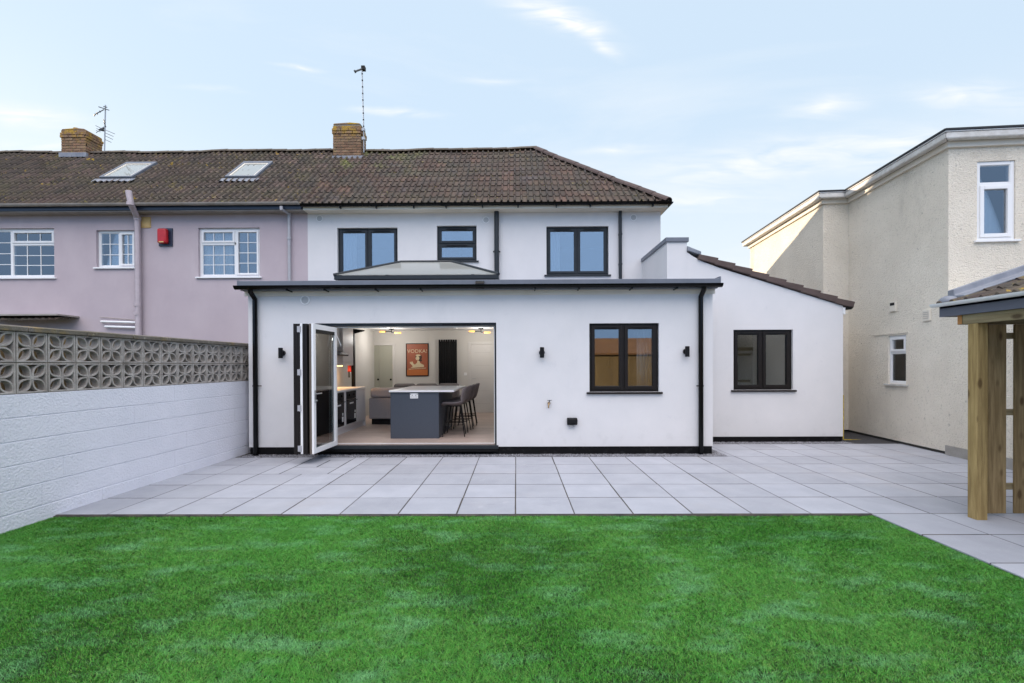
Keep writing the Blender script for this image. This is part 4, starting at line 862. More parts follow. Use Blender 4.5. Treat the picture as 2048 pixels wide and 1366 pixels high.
# ================================================================== wall fittings (things)
def wall_light(px, py, label):
    p = at(px, py, YF-.07); t = thing('wall_light', (p.x, YF, p.z-.09), label, 'wall light', 'up and down lights on the extension wall')
    mb = MB(); mb.tube([(p.x, YF-.085, p.z-.088), (p.x, YF-.085, p.z+.088)], .036, 20); mb.build('body', BLK, t, bevel=.003)
    mb = MB(); mb.cyl((p.x, YF-.055, p.z), .048, .055, 'y', 20); mb.build('mount', BLK, t, bevel=.003)
    mb = MB(); mb.cyl((p.x, YF-.085, p.z-.0905), .028, .004, 'z', 16); mb.build('lens', LABELW, t)
wall_light(562, 706, 'black up and down wall light left of the folding door')
wall_light(1084, 705, 'black up and down wall light between the folding door and the window')
wall_light(1374, 703, 'black up and down wall light between the window and the right downpipe')
p = at(1098, 807, YF-.05)
t = thing('garden_tap', (p.x, YF, p.z-.08), 'small weathered outdoor tap on the white wall', 'tap')
mb = MB(); mb.tube([(p.x, YF, p.z), (p.x, YF-.06, p.z), (p.x-.008, YF-.08, p.z-.02), (p.x-.012, YF-.085, p.z-.075)], [.014, .016, .013, .012], 12); mb.cyl((p.x, YF-.012, p.z), .024, .012, 'y', 16); mb.build('body', BRASS, t, smooth=True)
mb = MB(); mb.tube([(p.x, YF-.05, p.z), (p.x+.008, YF-.052, p.z+.05)], .009, 10); mb.box(p.x-.028, p.x+.045, YF-.062, YF-.042, p.z+.05, p.z+.058); mb.build('handle', DARKMETAL, t)
a0, a1, b0, b1 = wrect(1134.5, 836, 1154.5, 850, YF-.05)
t = thing('outdoor_socket', ((a0+a1)/2, YF, b0), 'black weatherproof socket box low on the white wall', 'socket box')
mb = MB(); mb.prism([(YF, b0), (YF-.055, b0), (YF-.09, b0+.03), (YF-.085, b1-.02), (YF-.06, b1), (YF, b1)], a0, a1, 'x'); mb.build('lid', BLK, t, bevel=.008)
for s_ in (.3, .7): mb = MB(); x = a0+(a1-a0)*s_; mb.cyl((x, YF-.045, b0-.028), .018, .028, 'z', 12); mb.build('cable_gland', mat('gland_grey', (.3, .3, .3), .5) if 'gland_grey' not in bpy.data.materials else bpy.data.materials['gland_grey'], t)

# aerials
def aerial(base, top, name, label):
    t = thing(name, base, label, 'aerial'); mb = MB(); mb.tube([base, top], .016, 8); return t, mb
b_ = at(727.5, 262, 13.28); tp = at(724, 136, 13.28)
t, mb = aerial(b_, tp, 'aerial', 'tall thin television aerial on the lichen covered brick chimney'); mb.build('mast', GALV, t)
for k in range(9):
    q = Vector(b_).lerp(Vector(tp), (k+.6)/9.6); mb = MB(); mb.cyl((q.x, q.y, q.z), .021, .035, 'z', 8); mb.build('tape_band', BLK, t)
h0 = at(710, 143, 13.1); h1 = at(727, 137, 13.3); mb = MB(); mb.tube([h0, h1], [.024, .024], 8); mb.tube([h0-Vector((.02, 0, .01)), h0+Vector((.02, 0, .01))], .04, 8); mb.build('boom', DARKMETAL, t)
mb = MB(); mb.box(h1.x-.05, h1.x+.05, 13.24, 13.36, h1.z-.05, h1.z+.05); mb.build('junction_box', BLK, t)
q = at(722, 262, 13.28); mb = MB(); mb.box(b_.x-.05, b_.x+.03, 13.25, 13.33, b_.z-.25, b_.z-.17); mb.box(b_.x-.05, b_.x+.03, 13.25, 13.33, b_.z-.0, b_.z+.07); mb.tube([(b_.x, 13.28, b_.z-.6), (b_.x, 13.28, b_.z+.01)], .014, 8); mb.build('bracket', GALV, t)
b_ = at(209, 304, 13.5); tp = at(211, 210, 13.5)
t, mb = aerial(b_, tp, 'aerial', 'crooked old television aerial with two combs beside the left chimney'); mb.build('mast', GALV, t)
mb = MB()
for (p0, p1) in (((188, 230), (208, 219)), ((197, 213.5), (218.5, 220.5)), ((207, 213), (214, 214.5)), ((190, 228), (189, 232)), ((199, 222), (201, 224.5)), ((193, 225), (195, 229)), ((207, 239), (210, 246)), ((207.5, 245), (212, 254))): mb = MB(); mb.tube([at(*p0, 13.4), at(*p1, 13.5)], .012, 6); mb.build('aerial_arm', DARKMETAL, t)
mb = MB()
for (p0, p1) in (((192, 266), (210, 252)), ((191, 251), (205, 258)), ((193, 257), (203, 262)), ((192, 261), (201, 264)), ((211, 260), (230, 268)), ((211, 266), (227, 273)), ((211, 272), (226, 279)), ((210, 279), (223, 285))): mb.tube([at(*p0, 13.4), at(*p1, 13.5)], .0065, 6)
for (p0, p1) in (((199, 260), (208, 256)), ((201, 259), (207, 261))): mb.tube([at(*p0, 13.4), at(*p1, 13.5)], .03, 6)
mb.build('lower_comb', DARKMETAL, t)

# ================================================================== SCREEN BLOCK GARDEN WALL
WA = .0199; WP0 = Vector((-4.7415, 4.4722, 0)); WD = Vector((math.sin(WA), math.cos(WA), 0)); WN = Vector((-math.cos(WA), math.sin(WA), 0))   # WN points away from the garden
gw = thing('garden_wall', WP0, 'garden wall of white painted blocks topped with patterned concrete screen blocks', 'wall')
Mg = frameM(WP0, WD, WN)
S0, S1 = -3.6, 6.4
mb = MB(Mg); mb.box(S0, S1, .006, .2, -.1, 1.2614)
zc = 1.2614-.225*6; k = 0
while zc < 1.25:
    s_ = S0-(.225 if k % 2 else 0)
    while s_ < S1:
        L_ = .45*random.choice((3, 4, 6, 9)); a, b = max(s_, S0), min(s_+L_, S1)
        if b-a > .02: r_ = random.uniform(-.001, .001); mb.box(a+.0002, b-.0002, r_-.001, .05, zc+.005, zc+.225-.0035)
        s_ += L_
    zc += .225; k += 1
mb.build('painted_blockwork', PAINTBLK, gw, bevel=.0045, seg=2)
bp_ = MB(Mg); x = S0
while x < S1: bp_.box(x+.003, x+.147, .24, .262, 0, 1.84); x += .15
tag(bp_.build('boarding', TIMBER_D), 'brown boarding standing close behind the screen blocks', 'fence')
# one screen block
def petal_ring(mb, ang, y0, y1, cx, cz):
    n = 12; Lp = .183; ca, sa = math.cos(ang), math.sin(ang)
    def loop(off, s0, s1, Wd):
        pts = []
        for i in range(n+1):
            s_ = i/n; u = s0+(s1-s0)*s_; v = Wd*math.sin(PI*s_)**.85; pts.append((u, v))
        for i in range(n-1, 0, -1): pts.append((pts[i][0], -pts[i][1]))
        return [(cx+u*ca-v*sa, cz+u*sa+v*ca) for u, v in pts]
    o = loop(0, .004, Lp+.012, .058); i_ = loop(0, .028, Lp-.010, .041); m_ = len(o)
    vs = [(p[0], y0, p[1]) for p in o]+[(p[0], y0, p[1]) for p in i_]+[(p[0], y1, p[1]) for p in o]+[(p[0], y1, p[1]) for p in i_]; fs = []
    for k in range(m_):
        j = (k+1) % m_; fs += [(k, j, m_+j, m_+k), (2*m_+k, 3*m_+k, 3*m_+j, 2*m_+j), (k, 2*m_+k, 2*m_+j, j), (m_+k, m_+j, 3*m_+j, 3*m_+k)]
    mb.add(vs, fs, (.5, .5))
blk = MB(Mg)
c_ = .148; ringbox(blk, .003, .294, .003, .294, .016, -.0, .09)
for q in range(4): petal_ring(blk, PI/4+q*PI/2, .006+.0005*q, .084-.0005*q, .1485, .1485)
blk.cyl((.1485, .004, .1485), .017, .082, 'y', 14)
blk.uv = [(.5, .5)]*len(blk.uv)
for i_, p_ in enumerate(blk.v): p_.z += 1.2614
first = blk.build('screen_block', CONC, gw, bevel=.0025, seg=1)
base = WP[first.name]
tones = [CONC]
for row in (0, 1):
    for k in range(-11, 20):
        if k == 0 and row == 0: continue
        c = first.copy(); C.objects.link(c); c.parent = gw; c.location = base+WD*(.3*k)+Vector((0, 0, .3*row))-WP[gw.name]
        if random.random() < .5: c.rotation_euler = (0, 0, 0)
mo = MB(Mg); mo.box(S0, S1, .012, .078, 1.2614-.004, 1.2614+.0035); mo.box(S0, S1, .012, .078, 1.2614+.2935, 1.2614+.3035)
for k in range(-11, 21): mo.box(.3*k-.0058, .3*k+.0032, .013, .077, 1.2614+.004, 1.2614+.597)
mo.build('mortar_joints', MORTAR, gw)
s_ = S0; 
while s_ < S1:
    e = min(s_+.615, S1); mb = MB(Mg); z = 1.2614+.598; j = random.uniform(-.003, .003); mb.prism([(-.028+j, z), (.118, z), (.118, z+.040), (.045, z+.058), (-.028+j, z+.044)], s_+.003, e-.003, 'x', (random.random()*9, random.random()*9)); mb.build('coping_stone', COPE, gw, bevel=.006)
    s_ += .615

# ================================================================== BEIGE BUILDING (right)
TH = math.atan(.0853); BD = Vector((math.sin(TH), math.cos(TH), 0)); BR = Vector((math.cos(TH), -math.sin(TH), 0))
K0 = onz(1896, 910); K0.z = 0
def bhit(px, py): return hit(px, py, K0, BR)
def bfront(px, py): return hit(px, py, K0, BD)
bb = thing('beige_building', K0+BR*2+BD*2, 'two storey cream roughcast building with stained walls right of the patio', 'building')
t1 = (bhit(1697, 600)-K0).dot(BD); ZS = bhit(1697, 414).z
K1 = K0+BD*t1; d1 = .53; K2 = K1-BR*d1; t2 = 4.0; K3 = K2+BD*t2; ZS = 5.07
# side wall with small window (runs away from the camera; local x along BD, inward = BR)
Ms = frameM(K0, BD, BR)
a = bhit(1812, 769); b = bhit(1776, 672)
ws = ((a-K0).dot(BD), (b-K0).dot(BD), a.z, b.z)
wall('side_wall', BEIGE, bb, Ms, .001, t1, .05, ZS, .3, [ws])
M3 = frameM(K1, -BR, BD); wall('return_wall', BEIGE, bb, M3, -.3, d1-.002, .05, ZS, .3)
M4 = frameM(K2, BD, BR); wall('rear_side_wall', BEIGE, bb, M4, 0.001, t2-.002, .05, ZS, .3)
M5 = frameM(K3, BR, -BD); wall('rear_wall', BEIGE, bb, M5, 0, 5, .05, ZS, .3)
a = bfront(1954, 481); b = bfront(2031, 320)
wf = ((a-K0).dot(BR), (b-K0).dot(BR), a.z, b.z)
M6 = frameM(K0, BR, BD); wall('front_wall', BEIGE, bb, M6, 0.002, 4, .05, ZS, .3, [wf]); 
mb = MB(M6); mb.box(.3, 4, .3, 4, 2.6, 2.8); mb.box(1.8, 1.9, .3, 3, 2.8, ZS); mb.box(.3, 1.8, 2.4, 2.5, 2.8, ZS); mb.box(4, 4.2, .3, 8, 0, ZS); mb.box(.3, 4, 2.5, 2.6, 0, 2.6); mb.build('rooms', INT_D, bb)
window(bb, Ms, ws[0], ws[1], ws[2], ws[3], [(0, 1, 0, .66), (0, 1, .66, 1)], WHITE_PVC, GLASS_LO, fw=.05, sw=.04, rec=.03, so_=.06, sillm=WHITE_DIRTY, label='small white window low in the roughcast side wall', sash_on=(1,))
window(bb, M6, *wf, [(0, 1, 0, .72), (0, 1, .72, 1)], WHITE_PVC, GLASS_LO, fw=.06, sw=.06, rec=.02, label='white upper window near the corner of the beige building', sash_on=(0,))
# concrete lintel line and base
mb = MB(Ms); mb.box(ws[0]-.05, ws[1]+.42, -.014, .01, ws[3]+.03, ws[3]+.055); mb.build('lintel_drip', BEIGE, bb)
mb = MB(); 
mb = MB(Ms); mb.box(.01, t1, .02, .3, -.05, .049); mb.build('base', mat('dark_wall_base', (.05, .045, .04), .95, bump=.01, bs=40), bb)
# ground floor projection flush with the side wall, coming towards the camera under the shelter roof
mb = MB(Ms); mb.box(-5.5, -.002, -.006, .3, .16, 2.7); mb.build('front_projection', BEIGE, bb)
mb = MB(Ms); mb.box(-5.5, .02, -.03, .3, -.05, .159); mb.build('projection_plinth', mat('pale_plinth', (.36, .34, .31), .9, col2=(.3, .28, .25), vs=4, bump=.006, bs=60), bb)
for (x0, y0, x1, y1) in ((1782, 604, 1793.5, 622), (1848, 621, 1862.5, 641)):
    a = bhit(x1, y1); b = bhit(x0, y0); s0, s1 = (a-K0).dot(BD), (b-K0).dot(BD); mb = MB(Ms); mb.box(s0, s1, -.03, .005, a.z, b.z); v = mb.build('wall_vent', CREAM, bb, bevel=.006)
    mb = MB(Ms)
    for k in range(4 if x0 > 1800 else 1): zc = a.z+(b.z-a.z)*(.22+.18*k if x0 > 1800 else .6); mb.box(s0+.02, s1-.02, -.034, -.0302, zc, zc+(.006 if x0 > 1800 else .05))
    mb.build('slot', BLK if x0 < 1800 else OLDGUT, v)
# eaves: cream soffit board, white gutter, dark roof edge
path = [K0+BR*4, K0, K1, K2, K3, K3+BR*5]
def eaves(off0, off1, z0, z1, name, m, bev=0):
    def offp(o):
        q = [K0+BR*4-BD*o, K0-BR*o-BD*o, K1-BR*o-BD*o, K2-BR*o-BD*o, K3-BR*o+BD*o, K3+BR*5+BD*o]
        return q
    A_, B_ = offp(off0), offp(off1); mb = MB()
    for i in range(5):
        vs = [A_[i], A_[i+1], B_[i+1], B_[i]]
        mb.add([(p.x, p.y, z0) for p in vs]+[(p.x, p.y, z1) for p in vs], [(0, 1, 2, 3), (7, 6, 5, 4), (0, 4, 5, 1), (1, 5, 6, 2), (2, 6, 7, 3), (3, 7, 4, 0)])
    return mb.build(name, m, bb, bevel=bev)
eaves(-.02, .05, ZS-.01, ZS+.09, 'fascia', CREAM, .004)
eaves(.052, .17, ZS+.08, ZS+.19, 'gutter', WHITE_DIRTY, .022)
eaves(.046, .18, ZS+.1905, ZS+.205, 'gutter_lip', WHITE_PVC, .004)
eaves(-.3, .195, ZS+.2055, ZS+.245, 'roof_edge', mat('roof_felt', (.03, .033, .038), .9), .01)
mb = MB(); q = [K0+BR*4, K0, K1, K1+BR*3]; q2 = [K2+BD*.0, K3, K3+BR*5, K2+BR*5]
for qq in ([K0, K0+BR*4, K1+BR*4, K1], [K2, K2+BR*5, K3+BR*5, K3]): mb.add([(p.x, p.y, ZS+.1) for p in qq]+[(p.x, p.y, ZS+.235) for p in qq], [(0, 1, 2, 3), (7, 6, 5, 4), (0, 4, 5, 1), (1, 5, 6, 2), (2, 6, 7, 3), (3, 7, 4, 0)])
mb.build('roof', bpy.data.materials['roof_felt'], bb)

# ================================================================== TIMBER SHELTER (right edge)
sh = thing('timber_shelter', (5.2, 4.0, 0), 'timber shelter with tiled lean-to roof and slatted boards at the right edge', 'shelter')
px0 = 4.45
for y in (4.62, 1.6):
    mb = MB(); mb.box(px0, px0+.10, y, y+.10, 0, 1.905, uv=(.3, y)); mb.build('post', TIMBER, sh, bevel=.004)
mb = MB(); mb.box(px0+.0, px0+.045, 1.4, 4.775, 1.906, 2.0, uv=(1.2, 3)); mb.build('beam', TIMBER_H, sh, bevel=.004)
mb = MB(); mb.box(px0+.0, 6.9, 4.778, 4.828, 1.906, 2.0, uv=(4.2, 3)); mb.build('rear_beam', TIMBER_H, sh, bevel=.003)
mb = MB(); mb.box(px0-.002, px0-.0005, 4.779, 4.827, 1.908, 1.998); mb.build('cut_end', ENDGRAIN, sh)
fx = [(4.67, 4.845), (4.93, 5.105), (5.19, 5.36), (5.45, 5.62)]
for k, (a, b) in enumerate(fx):
    mb = MB(); mb.box(a, b, 4.735, 4.757, .03, 1.90, uv=(k*.7, 1.1)); mb.build('board', TIMBER_D if k else TIMBER_D, sh, bevel=.003)
for k, (a, b) in enumerate(((4.56, 4.74), (4.84, 4.90+.0), (5.10, 5.27), (5.37, 5.54))):
    mb = MB(); mb.box(a, b, 4.803, 4.825, .045, 1.90, uv=(k*.9, 2.3)); mb.build('board', TIMBER_D, sh, bevel=.003)
for z in (.26, 1.0, 1.76):
    mb = MB(); mb.box(4.56, 6.8, 4.758, 4.802, z, z+.06, uv=(z, .2)); mb.build('rail', TIMBER_H, sh, bevel=.003)
SX = 4.42; SZ = 2.135; ST = .33; YS1 = 5.0
mb = MB(); mb.box(SX, SX+.02, 1.2, YS1, 2.0, 2.11); mb.box(SX+.021, SX+.5, YS1-.022, YS1, 2.0, 2.10); mb.build('fascia', SLATEBLUE, sh)
half = half_gutter('gutter', WHITE_PVC, sh, (SX-.045, 1.2, 2.135), (SX-.045, YS1+.03, 2.135), r=.035)
mb = MB(); mb.box(SX+.02, px0+.5, 1.2, YS1-.03, 2.001, 2.012); mb.build('soffit', BLK, sh)
roof_slope('roof', TILE_P, sh, (SX-.03, YS1-.0, SZ-.012), (0, -1, 0), (1, 0, 0), 2.0, 3.8, tanp=ST, gauge=.345, per=.15, roll=.022)
mb = MB(); mb.prism([(SX+.0, SZ-.05), (SX+2.0, SZ-.05+2*ST), (SX+2.0, SZ-.025+2*ST), (SX+.0, SZ-.025)], 1.25, YS1-.01, 'y'); mb.build('roof_deck', BLK, sh)
# lead covered verge: upstand with slightly uneven laps
mb = MB()
for k in range(4):
    x0_, x1_ = SX+.10+k*.48, SX+.10+k*.48+.50; z0_, z1_ = SZ+(x0_-SX)*ST, SZ+(x1_-SX)*ST; o_ = .003*k
    pr = [(YS1+.02, -.03), (YS1+.02, .11), (YS1-.05, .115), (YS1-.06, .05), (YS1-.17, .040), (YS1-.17, .020), (YS1-.05, .02)]
    vs = [(x0_, y, z0_+z+o_) for y, z in pr]+[(x1_, y, z1_+z+.006+o_) for y, z in pr]; n = len(pr)
    mb.add(vs, [tuple(range(n)), tuple(range(2*n-1, n-1, -1))]+[(i, i+n, (i+1) % n+n, (i+1) % n) for i in range(n)])
mb.build('lead_verge', LEAD, sh, bevel=.008)
mb = MB(); sphere(mb, (SX+.06, YS1-.04, SZ+.02), .085, 8, .75); mb.build('verge_cap', LEAD, sh, smooth=True)

# ================================================================== KITCHEN CONTENTS
# island
t = thing('kitchen_island', (-1.85, 9.6, FLOOR), 'dark blue grey kitchen island with a white worktop overhanging to the right', 'kitchen island')
ZI = 1.03
mb = MB(); mb.box(-2.30, -1.415, 8.67, 10.52, FLOOR, ZI); mb.build('base', ISLE, t, bevel=.003)
mb = MB(); mb.box(-2.32, -1.13, 8.63, 10.57, ZI+.001, ZI+.032); mb.build('worktop', QUARTZ, t, bevel=.004)
a0, a1, b0, b1 = wrect(820, 786.5, 836, 797, 8.66); mb = MB(); mb.box(a0, a1, 8.662, 8.6695, b0, b1); s_ = mb.build('double_socket', LABELW, t, bevel=.003)
mb = MB(); W = a1-a0; H = b1-b0
for cx in (.27, .73):
    x = a0+W*cx; mb.box(x-.005, x+.005, 8.6605, 8.6619, b0+H*.5, b0+H*.72); mb.box(x-.02, x-.010, 8.6605, 8.6619, b0+H*.22, b0+H*.34); mb.box(x+.010, x+.02, 8.6605, 8.6619, b0+H*.22, b0+H*.34)
for cx in (.1, .9): x = a0+W*cx; mb.box(x-.006, x+.006, 8.6605, 8.6619, b0+H*.74, b0+H*.9)
mb.build('socket_holes', BLK, s_)
# bar stools
def stool():
    t = thing('bar_stool', (0, 0, 0), 'x', 'bar stool', 'bar stools along the kitchen island')
    prof = [(-.205, .560), (-.215, .585), (-.17, .602), (-.02, .588), (.12, .585), (.185, .615), (.215, .70), (.235, .80), (.262, .90), (.272, .935)]
    half = [.155, .19, .215, .225, .225, .225, .222, .21, .185, .15]; n = 9; vs = []
    for (x, z), h in zip(prof, half):
        for j in range(n):
            s_ = -1+2*j/(n-1); e = abs(s_)**2.6
            if z > .63: xx = x-.085*e; zz = z-.012*e
            else: xx = x; zz = z+.05*e*(1 if x < .1 else 1.4)
            vs.append((xx, h*s_, zz))
    fs = [(i*n+j, i*n+j+1, (i+1)*n+j+1, (i+1)*n+j) for i in range(len(prof)-1) for j in range(n-1)]
    mb = MB(); mb.add(vs, fs); s_ = mb.build('seat', VELVET, t, smooth=True, recalc=False)
    so_ = s_.modifiers.new('solid', 'SOLIDIFY'); so_.thickness = .035; so_.offset = 0
    ss = s_.modifiers.new('sub', 'SUBSURF'); ss.levels = 1; ss.render_levels = 1
    for sx_ in (-1, 1):
        for sy in (-1, 1):
            mb = MB(); mb.tube([(.0+sx_*.13, sy*.13, .575), (.01+sx_*.205, sy*.20, .0)], [.014, .009], 10); mb.build('leg', BLK, t, smooth=True)
    mb = MB(); c = [(.01+sx_*.175, sy*.172, .22) for sx_, sy in ((-1, -1), (1, -1), (1, 1), (-1, 1))]
    for i in range(4): mb.tube([c[i], c[(i+1) % 4]], .008, 8)
    mb.build('footrest', BLK, t)
    mb = MB(); mb.box(-.13, .14, -.13, .13, .562, .575); mb.build('seat_plate', BLK, t)
    return t
st = stool(); spots = [(-1.19, 9.05), (-1.16, 9.6), (-1.13, 10.15), (-1.10, 10.7)]
lab = ['grey velvet bar stool with black legs, nearest the folding doors', 'grey bar stool second from the folding doors, behind the nearest one', 'grey bar stool third from the folding doors at the island', 'grey bar stool farthest from the folding doors at the island']
for i, (x, y) in enumerate(spots):
    o = st if i == 0 else copy_tree(st)
    o.location = (x, y, FLOOR); o['label'] = lab[i]; o.rotation_euler = (0, 0, random.uniform(-.06, .06))
# base units with ovens along the left wall
UX = -3.37
t = thing('base_unit', ((KL+UX)/2, 9.6, FLOOR), 'gloss white base units with white worktop along the left kitchen wall', 'kitchen unit')
mb = MB(); mb.box(KL+.001, UX-.02, YF+.45, 10.58, FLOOR+.13, 1.01); mb.build('carcass', GLOSSW, t)
mb = MB(); mb.box(KL+.001, UX-.05, YF+.46, 10.55, FLOOR, FLOOR+.13); mb.build('kickboard', GLOSSW, t)
ov = [(8.70, 9.25), (9.40, 9.95)]
segs = [(YF+.45, 8.65), (8.655, 9.32), (9.325, 10.0), (10.005, 10.58)]
for k, (a, b) in enumerate(segs):
    mb = MB()
    if k in (1, 2):
        oa, ob = ov[k-1]; mb.box(UX-.02, UX, a, oa-.003, FLOOR+.13, 1.01); mb.box(UX-.02, UX, ob+.003, b, FLOOR+.13, 1.01); mb.box(UX-.02, UX, oa-.003, ob+.003, FLOOR+.13, .345)
    else: mb.box(UX-.02, UX, a, b, FLOOR+.13, 1.01)
    mb.build('door_front', GLOSSW, t, bevel=.002)
mb = MB(); mb.box(UX-.6, UX+.0, 10.581, 10.60, FLOOR, 1.01); mb.build('end_panel', GLOSSW, t)
mb = MB(); mb.box(KL+.001, UX+.02, YF+.45, 10.62, 1.012, 1.045); mb.build('worktop', QUARTZ, t, bevel=.003)
for k, (a, b) in enumerate(ov):
    o = thing('oven', (UX, (a+b)/2, .35), ('black built-in oven in the white units, nearer the folding door leaf' if k == 0 else 'black built-in oven in the white units, nearer the sofa'), 'oven', 'two built-in ovens')
    mb = MB(); mb.box(UX-.02, UX+.012, a, b, .35, .845); mb.build('door', BLKG, o, bevel=.003)
    mb = MB(); mb.box(UX-.02, UX+.010, a, b, .85, .995); mb.build('control_panel', BLK, o, bevel=.003)
    for y in (a+.14, b-.14): mb = MB(); mb.cyl((UX+.010, y, .93), .022, .022, 'x', 14); mb.build('knob', BLKG, o)
    mb = MB(); mb.tube([(UX+.045, a+.03, .815), (UX+.045, b-.03, .815)], .009, 8); mb.box(UX+.012, UX+.045, a+.04, a+.055, .808, .822); mb.box(UX+.012, UX+.045, b-.055, b-.04, .808, .822); mb.build('handle', BLK, o)
    mb = MB(); mb.box(UX+.0125, UX+.0135, a+.16, b-.17, .745, .775); mb.box(UX+.0125, UX+.0135, b-.12, b-.045, .43, .53); mb.box(UX+.0125, UX+.0135, b-.10, b-.05, .55, .60); mb.build('sticker', LABELW, o)
# wall cupboards + hood
t = thing('wall_cupboard', (-3.82, 10.3, 1.52), 'tall pale wall cupboard beyond the cooker hood', 'cupboard')
mb = MB(); mb.box(KL+.001, -3.665, 9.98, 10.62, 1.52, CEILZ-.01); mb.build('carcass', GLOSSW, t)
mb = MB(); mb.box(-3.664, -3.645, 9.985, 10.615, 1.525, CEILZ-.015); mb.build('door', GLOSSW, t, bevel=.002)
mb = MB(); mb.box(-3.644, -3.635, 10.02, 10.58, 1.585, 1.60); mb.build('handle', STEEL, t)
t = thing('cooker_hood', (-3.75, 9.6, 1.72), 'black angled cooker hood under a pale chimney box', 'cooker hood')
mb = MB(); mb.prism([(KL+.001, 1.72), (-3.52, 1.72), (-3.50, 1.745), (-3.66, 1.82), (KL+.001, 1.90)], 9.3, 9.94, 'y'); mb.build('canopy', BLKG, t, bevel=.004)
mb = MB(); mb.box(KL+.001, -3.70, 9.25, 9.94, 1.905, CEILZ-.01); mb.build('chimney_box', GLOSSW, t)
t = thing('strip_light', (-3.85, 10.3, 1.50), 'warm lit strip lamp under the wall cupboard', 'lamp')
mb = MB(); mb.box(-3.90, -3.86, 10.02, 10.55, 1.505, 1.519); mb.build('diffuser', WARM, t)
pl = bpy.data.lights.new('strip_glow', 'AREA'); pl.energy = 3; pl.color = (1, .55, .22); pl.size = .5; po = bpy.data.objects.new('strip_glow', pl); C.objects.link(po); po.location = (-3.86, 10.2, 1.49)
mb = MB(); mb.box(KL+.001, KL+.010, 9.86, 9.95, 1.19, 1.28); tag(mb.build('wall_socket', STEEL, bevel=.003), 'steel socket plate on the lit splashback', 'socket')
t = thing('fire_blanket', (-3.62, 10.66, 1.2), 'red fire blanket pouch with black tab hanging by the wall cupboard', 'fire blanket')
a0, a1, b0, b1 = wrect(696, 731, 703, 744, 10.66); mb = MB(); mb.box(a0, a1, 10.63, 10.66, b0, b1); mb.build('pouch', RED, t, bevel=.006)
a0, a1, b0, b1 = wrect(698, 742, 700.5, 755, 10.66); mb = MB(); mb.box(a0, a1, 10.625, 10.63, b0, b1); mb.build('strap', BLK, t)
a0, a1, b0, b1 = wrect(704.5, 658, 709, 778, 11.0); t = thing('black_screen', (a0, 11.1, b0), 'tall thin black panel standing beyond the wall cupboards', 'panel')
mb = MB(); mb.box(a0, a1, 10.95, 11.05, FLOOR+.0, b1); mb.build('panel', BLK, t, bevel=.003)
p = at(729, 662, 11.0); mb = MB(); mb.prism([(a1, b1), (p.x, p.z+.02), (p.x, p.z), (a1, p.z-.06)], 10.98, 11.02, 'y'); mb.build('arm', BLK, t)
# sofa
t = thing('corner_sofa', (-2.6, 12, FLOOR), 'light grey corner sofa with dark grey cushions behind the island', 'sofa')
def soft(name, m, x0, x1, y0, y1, z0, z1, r=.05):
    mb = MB(); mb.box(x0, x1, y0, y1, z0, z1); return mb.build(name, m, t, bevel=r, seg=4, smooth=True)
soft('back_panel', SOFA, -3.33, -2.18, 10.72, 10.92, FLOOR+.13, .78, .02)
soft('back_cushion', SOFA, -3.30, -2.15, 10.70, 10.98, .785, 1.01, .06)
soft('seat', SOFA, -3.33, -1.55, 10.93, 11.7, FLOOR+.13, .60, .05)
soft('seat', SOFA, -2.3, -1.55, 11.71, 12.2, FLOOR+.13, .60, .05)
soft('rear_back', SOFA, -3.33, -1.5, 12.65, 12.85, FLOOR+.13, .95, .05)
soft('rear_seat', SOFA, -3.33, -1.5, 12.21, 12.64, FLOOR+.13, .60, .05)
for k in range(3): soft('dark_cushion', CUSH, -3.2+k*.58, -2.66+k*.58, 12.35, 12.62, .61, 1.04, .07)
mb = MB(); mb.box(-3.28, -2.2, 10.76, 11.6, FLOOR, FLOOR+.125); mb.build('base', BLK, t)
soft('dark_cushion', CUSH, -2.45, -1.75, 10.99, 11.2, .62, 1.055, .07)
# radiator
a0, a1, b0, b1 = wrect(877, 679, 914, 786, KB-.08)
t = thing('radiator', ((a0+a1)/2, KB, b0), 'tall black vertical panel radiator on the rear kitchen wall', 'radiator')
n = 8; W = (a1-a0)/n
for k in range(n): mb = MB(); mb.box(a0+k*W+.006, a0+(k+1)*W-.006, KB-.08, KB-.055, b0, b1); mb.build('panel_tube', BLK, t, bevel=.010)
mb = MB(); mb.box(a0+.01, a1-.01, KB-.054, KB-.001, b0+.05, b1-.05); mb.build('header', BLK, t)
# poster
a0, a1, b0, b1 = wrect(812, 686.5, 857, 752.5, KB-.02)
t = thing('poster', ((a0+a1)/2, KB, b0), 'framed rust red poster of a pale woman lettered VODKA! on the rear wall', 'poster')
mb = MB(); W, H = a1-a0, b1-b0; Mp = frameM((a0, KB-.025, b0), XAX, YAX); mb = MB(Mp); ringbox(mb, 0, W, 0, H, .022, 0, .024); mb.build('frame', BLK, t, bevel=.002)
mb = MB(Mp); mb.box(.022, W-.022, .012, .02, .022, H-.022); sheet = mb.build('sheet', PRINT, t)
mb = MB(Mp); mb.box(.03, W-.03, .0115, .0119, .03, H*.20); mb.build('orange_band', mat('poster_orange', (.50, .15, .035), .6), sheet)
def shape(pts, m, name, y): mb = MB(Mp); mb.prism([(p[0]*W, p[1]*H) for p in pts], y, y+.0006, 'y'); return mb.build(name, m, sheet)
shape([(.20, .26), (.30, .255), (.80, .28), (.79, .34), (.70, .37), (.62, .40), (.60, .47), (.50, .47), (.49, .41), (.42, .37), (.38, .33)], CREAMINK, 'shoulders', .0105)
shape([(.19, .45), (.17, .40), (.22, .37), (.30, .30), (.40, .27), (.44, .33), (.33, .38), (.28, .46), (.25, .41), (.24, .47), (.22, .41)], CREAMINK, 'raised_hand', .0098)
cir = lambda cx, cy, rx, ry, n=18: [(cx+rx*math.cos(2*PI*k/n), cy+ry*math.sin(2*PI*k/n)) for k in range(n)]
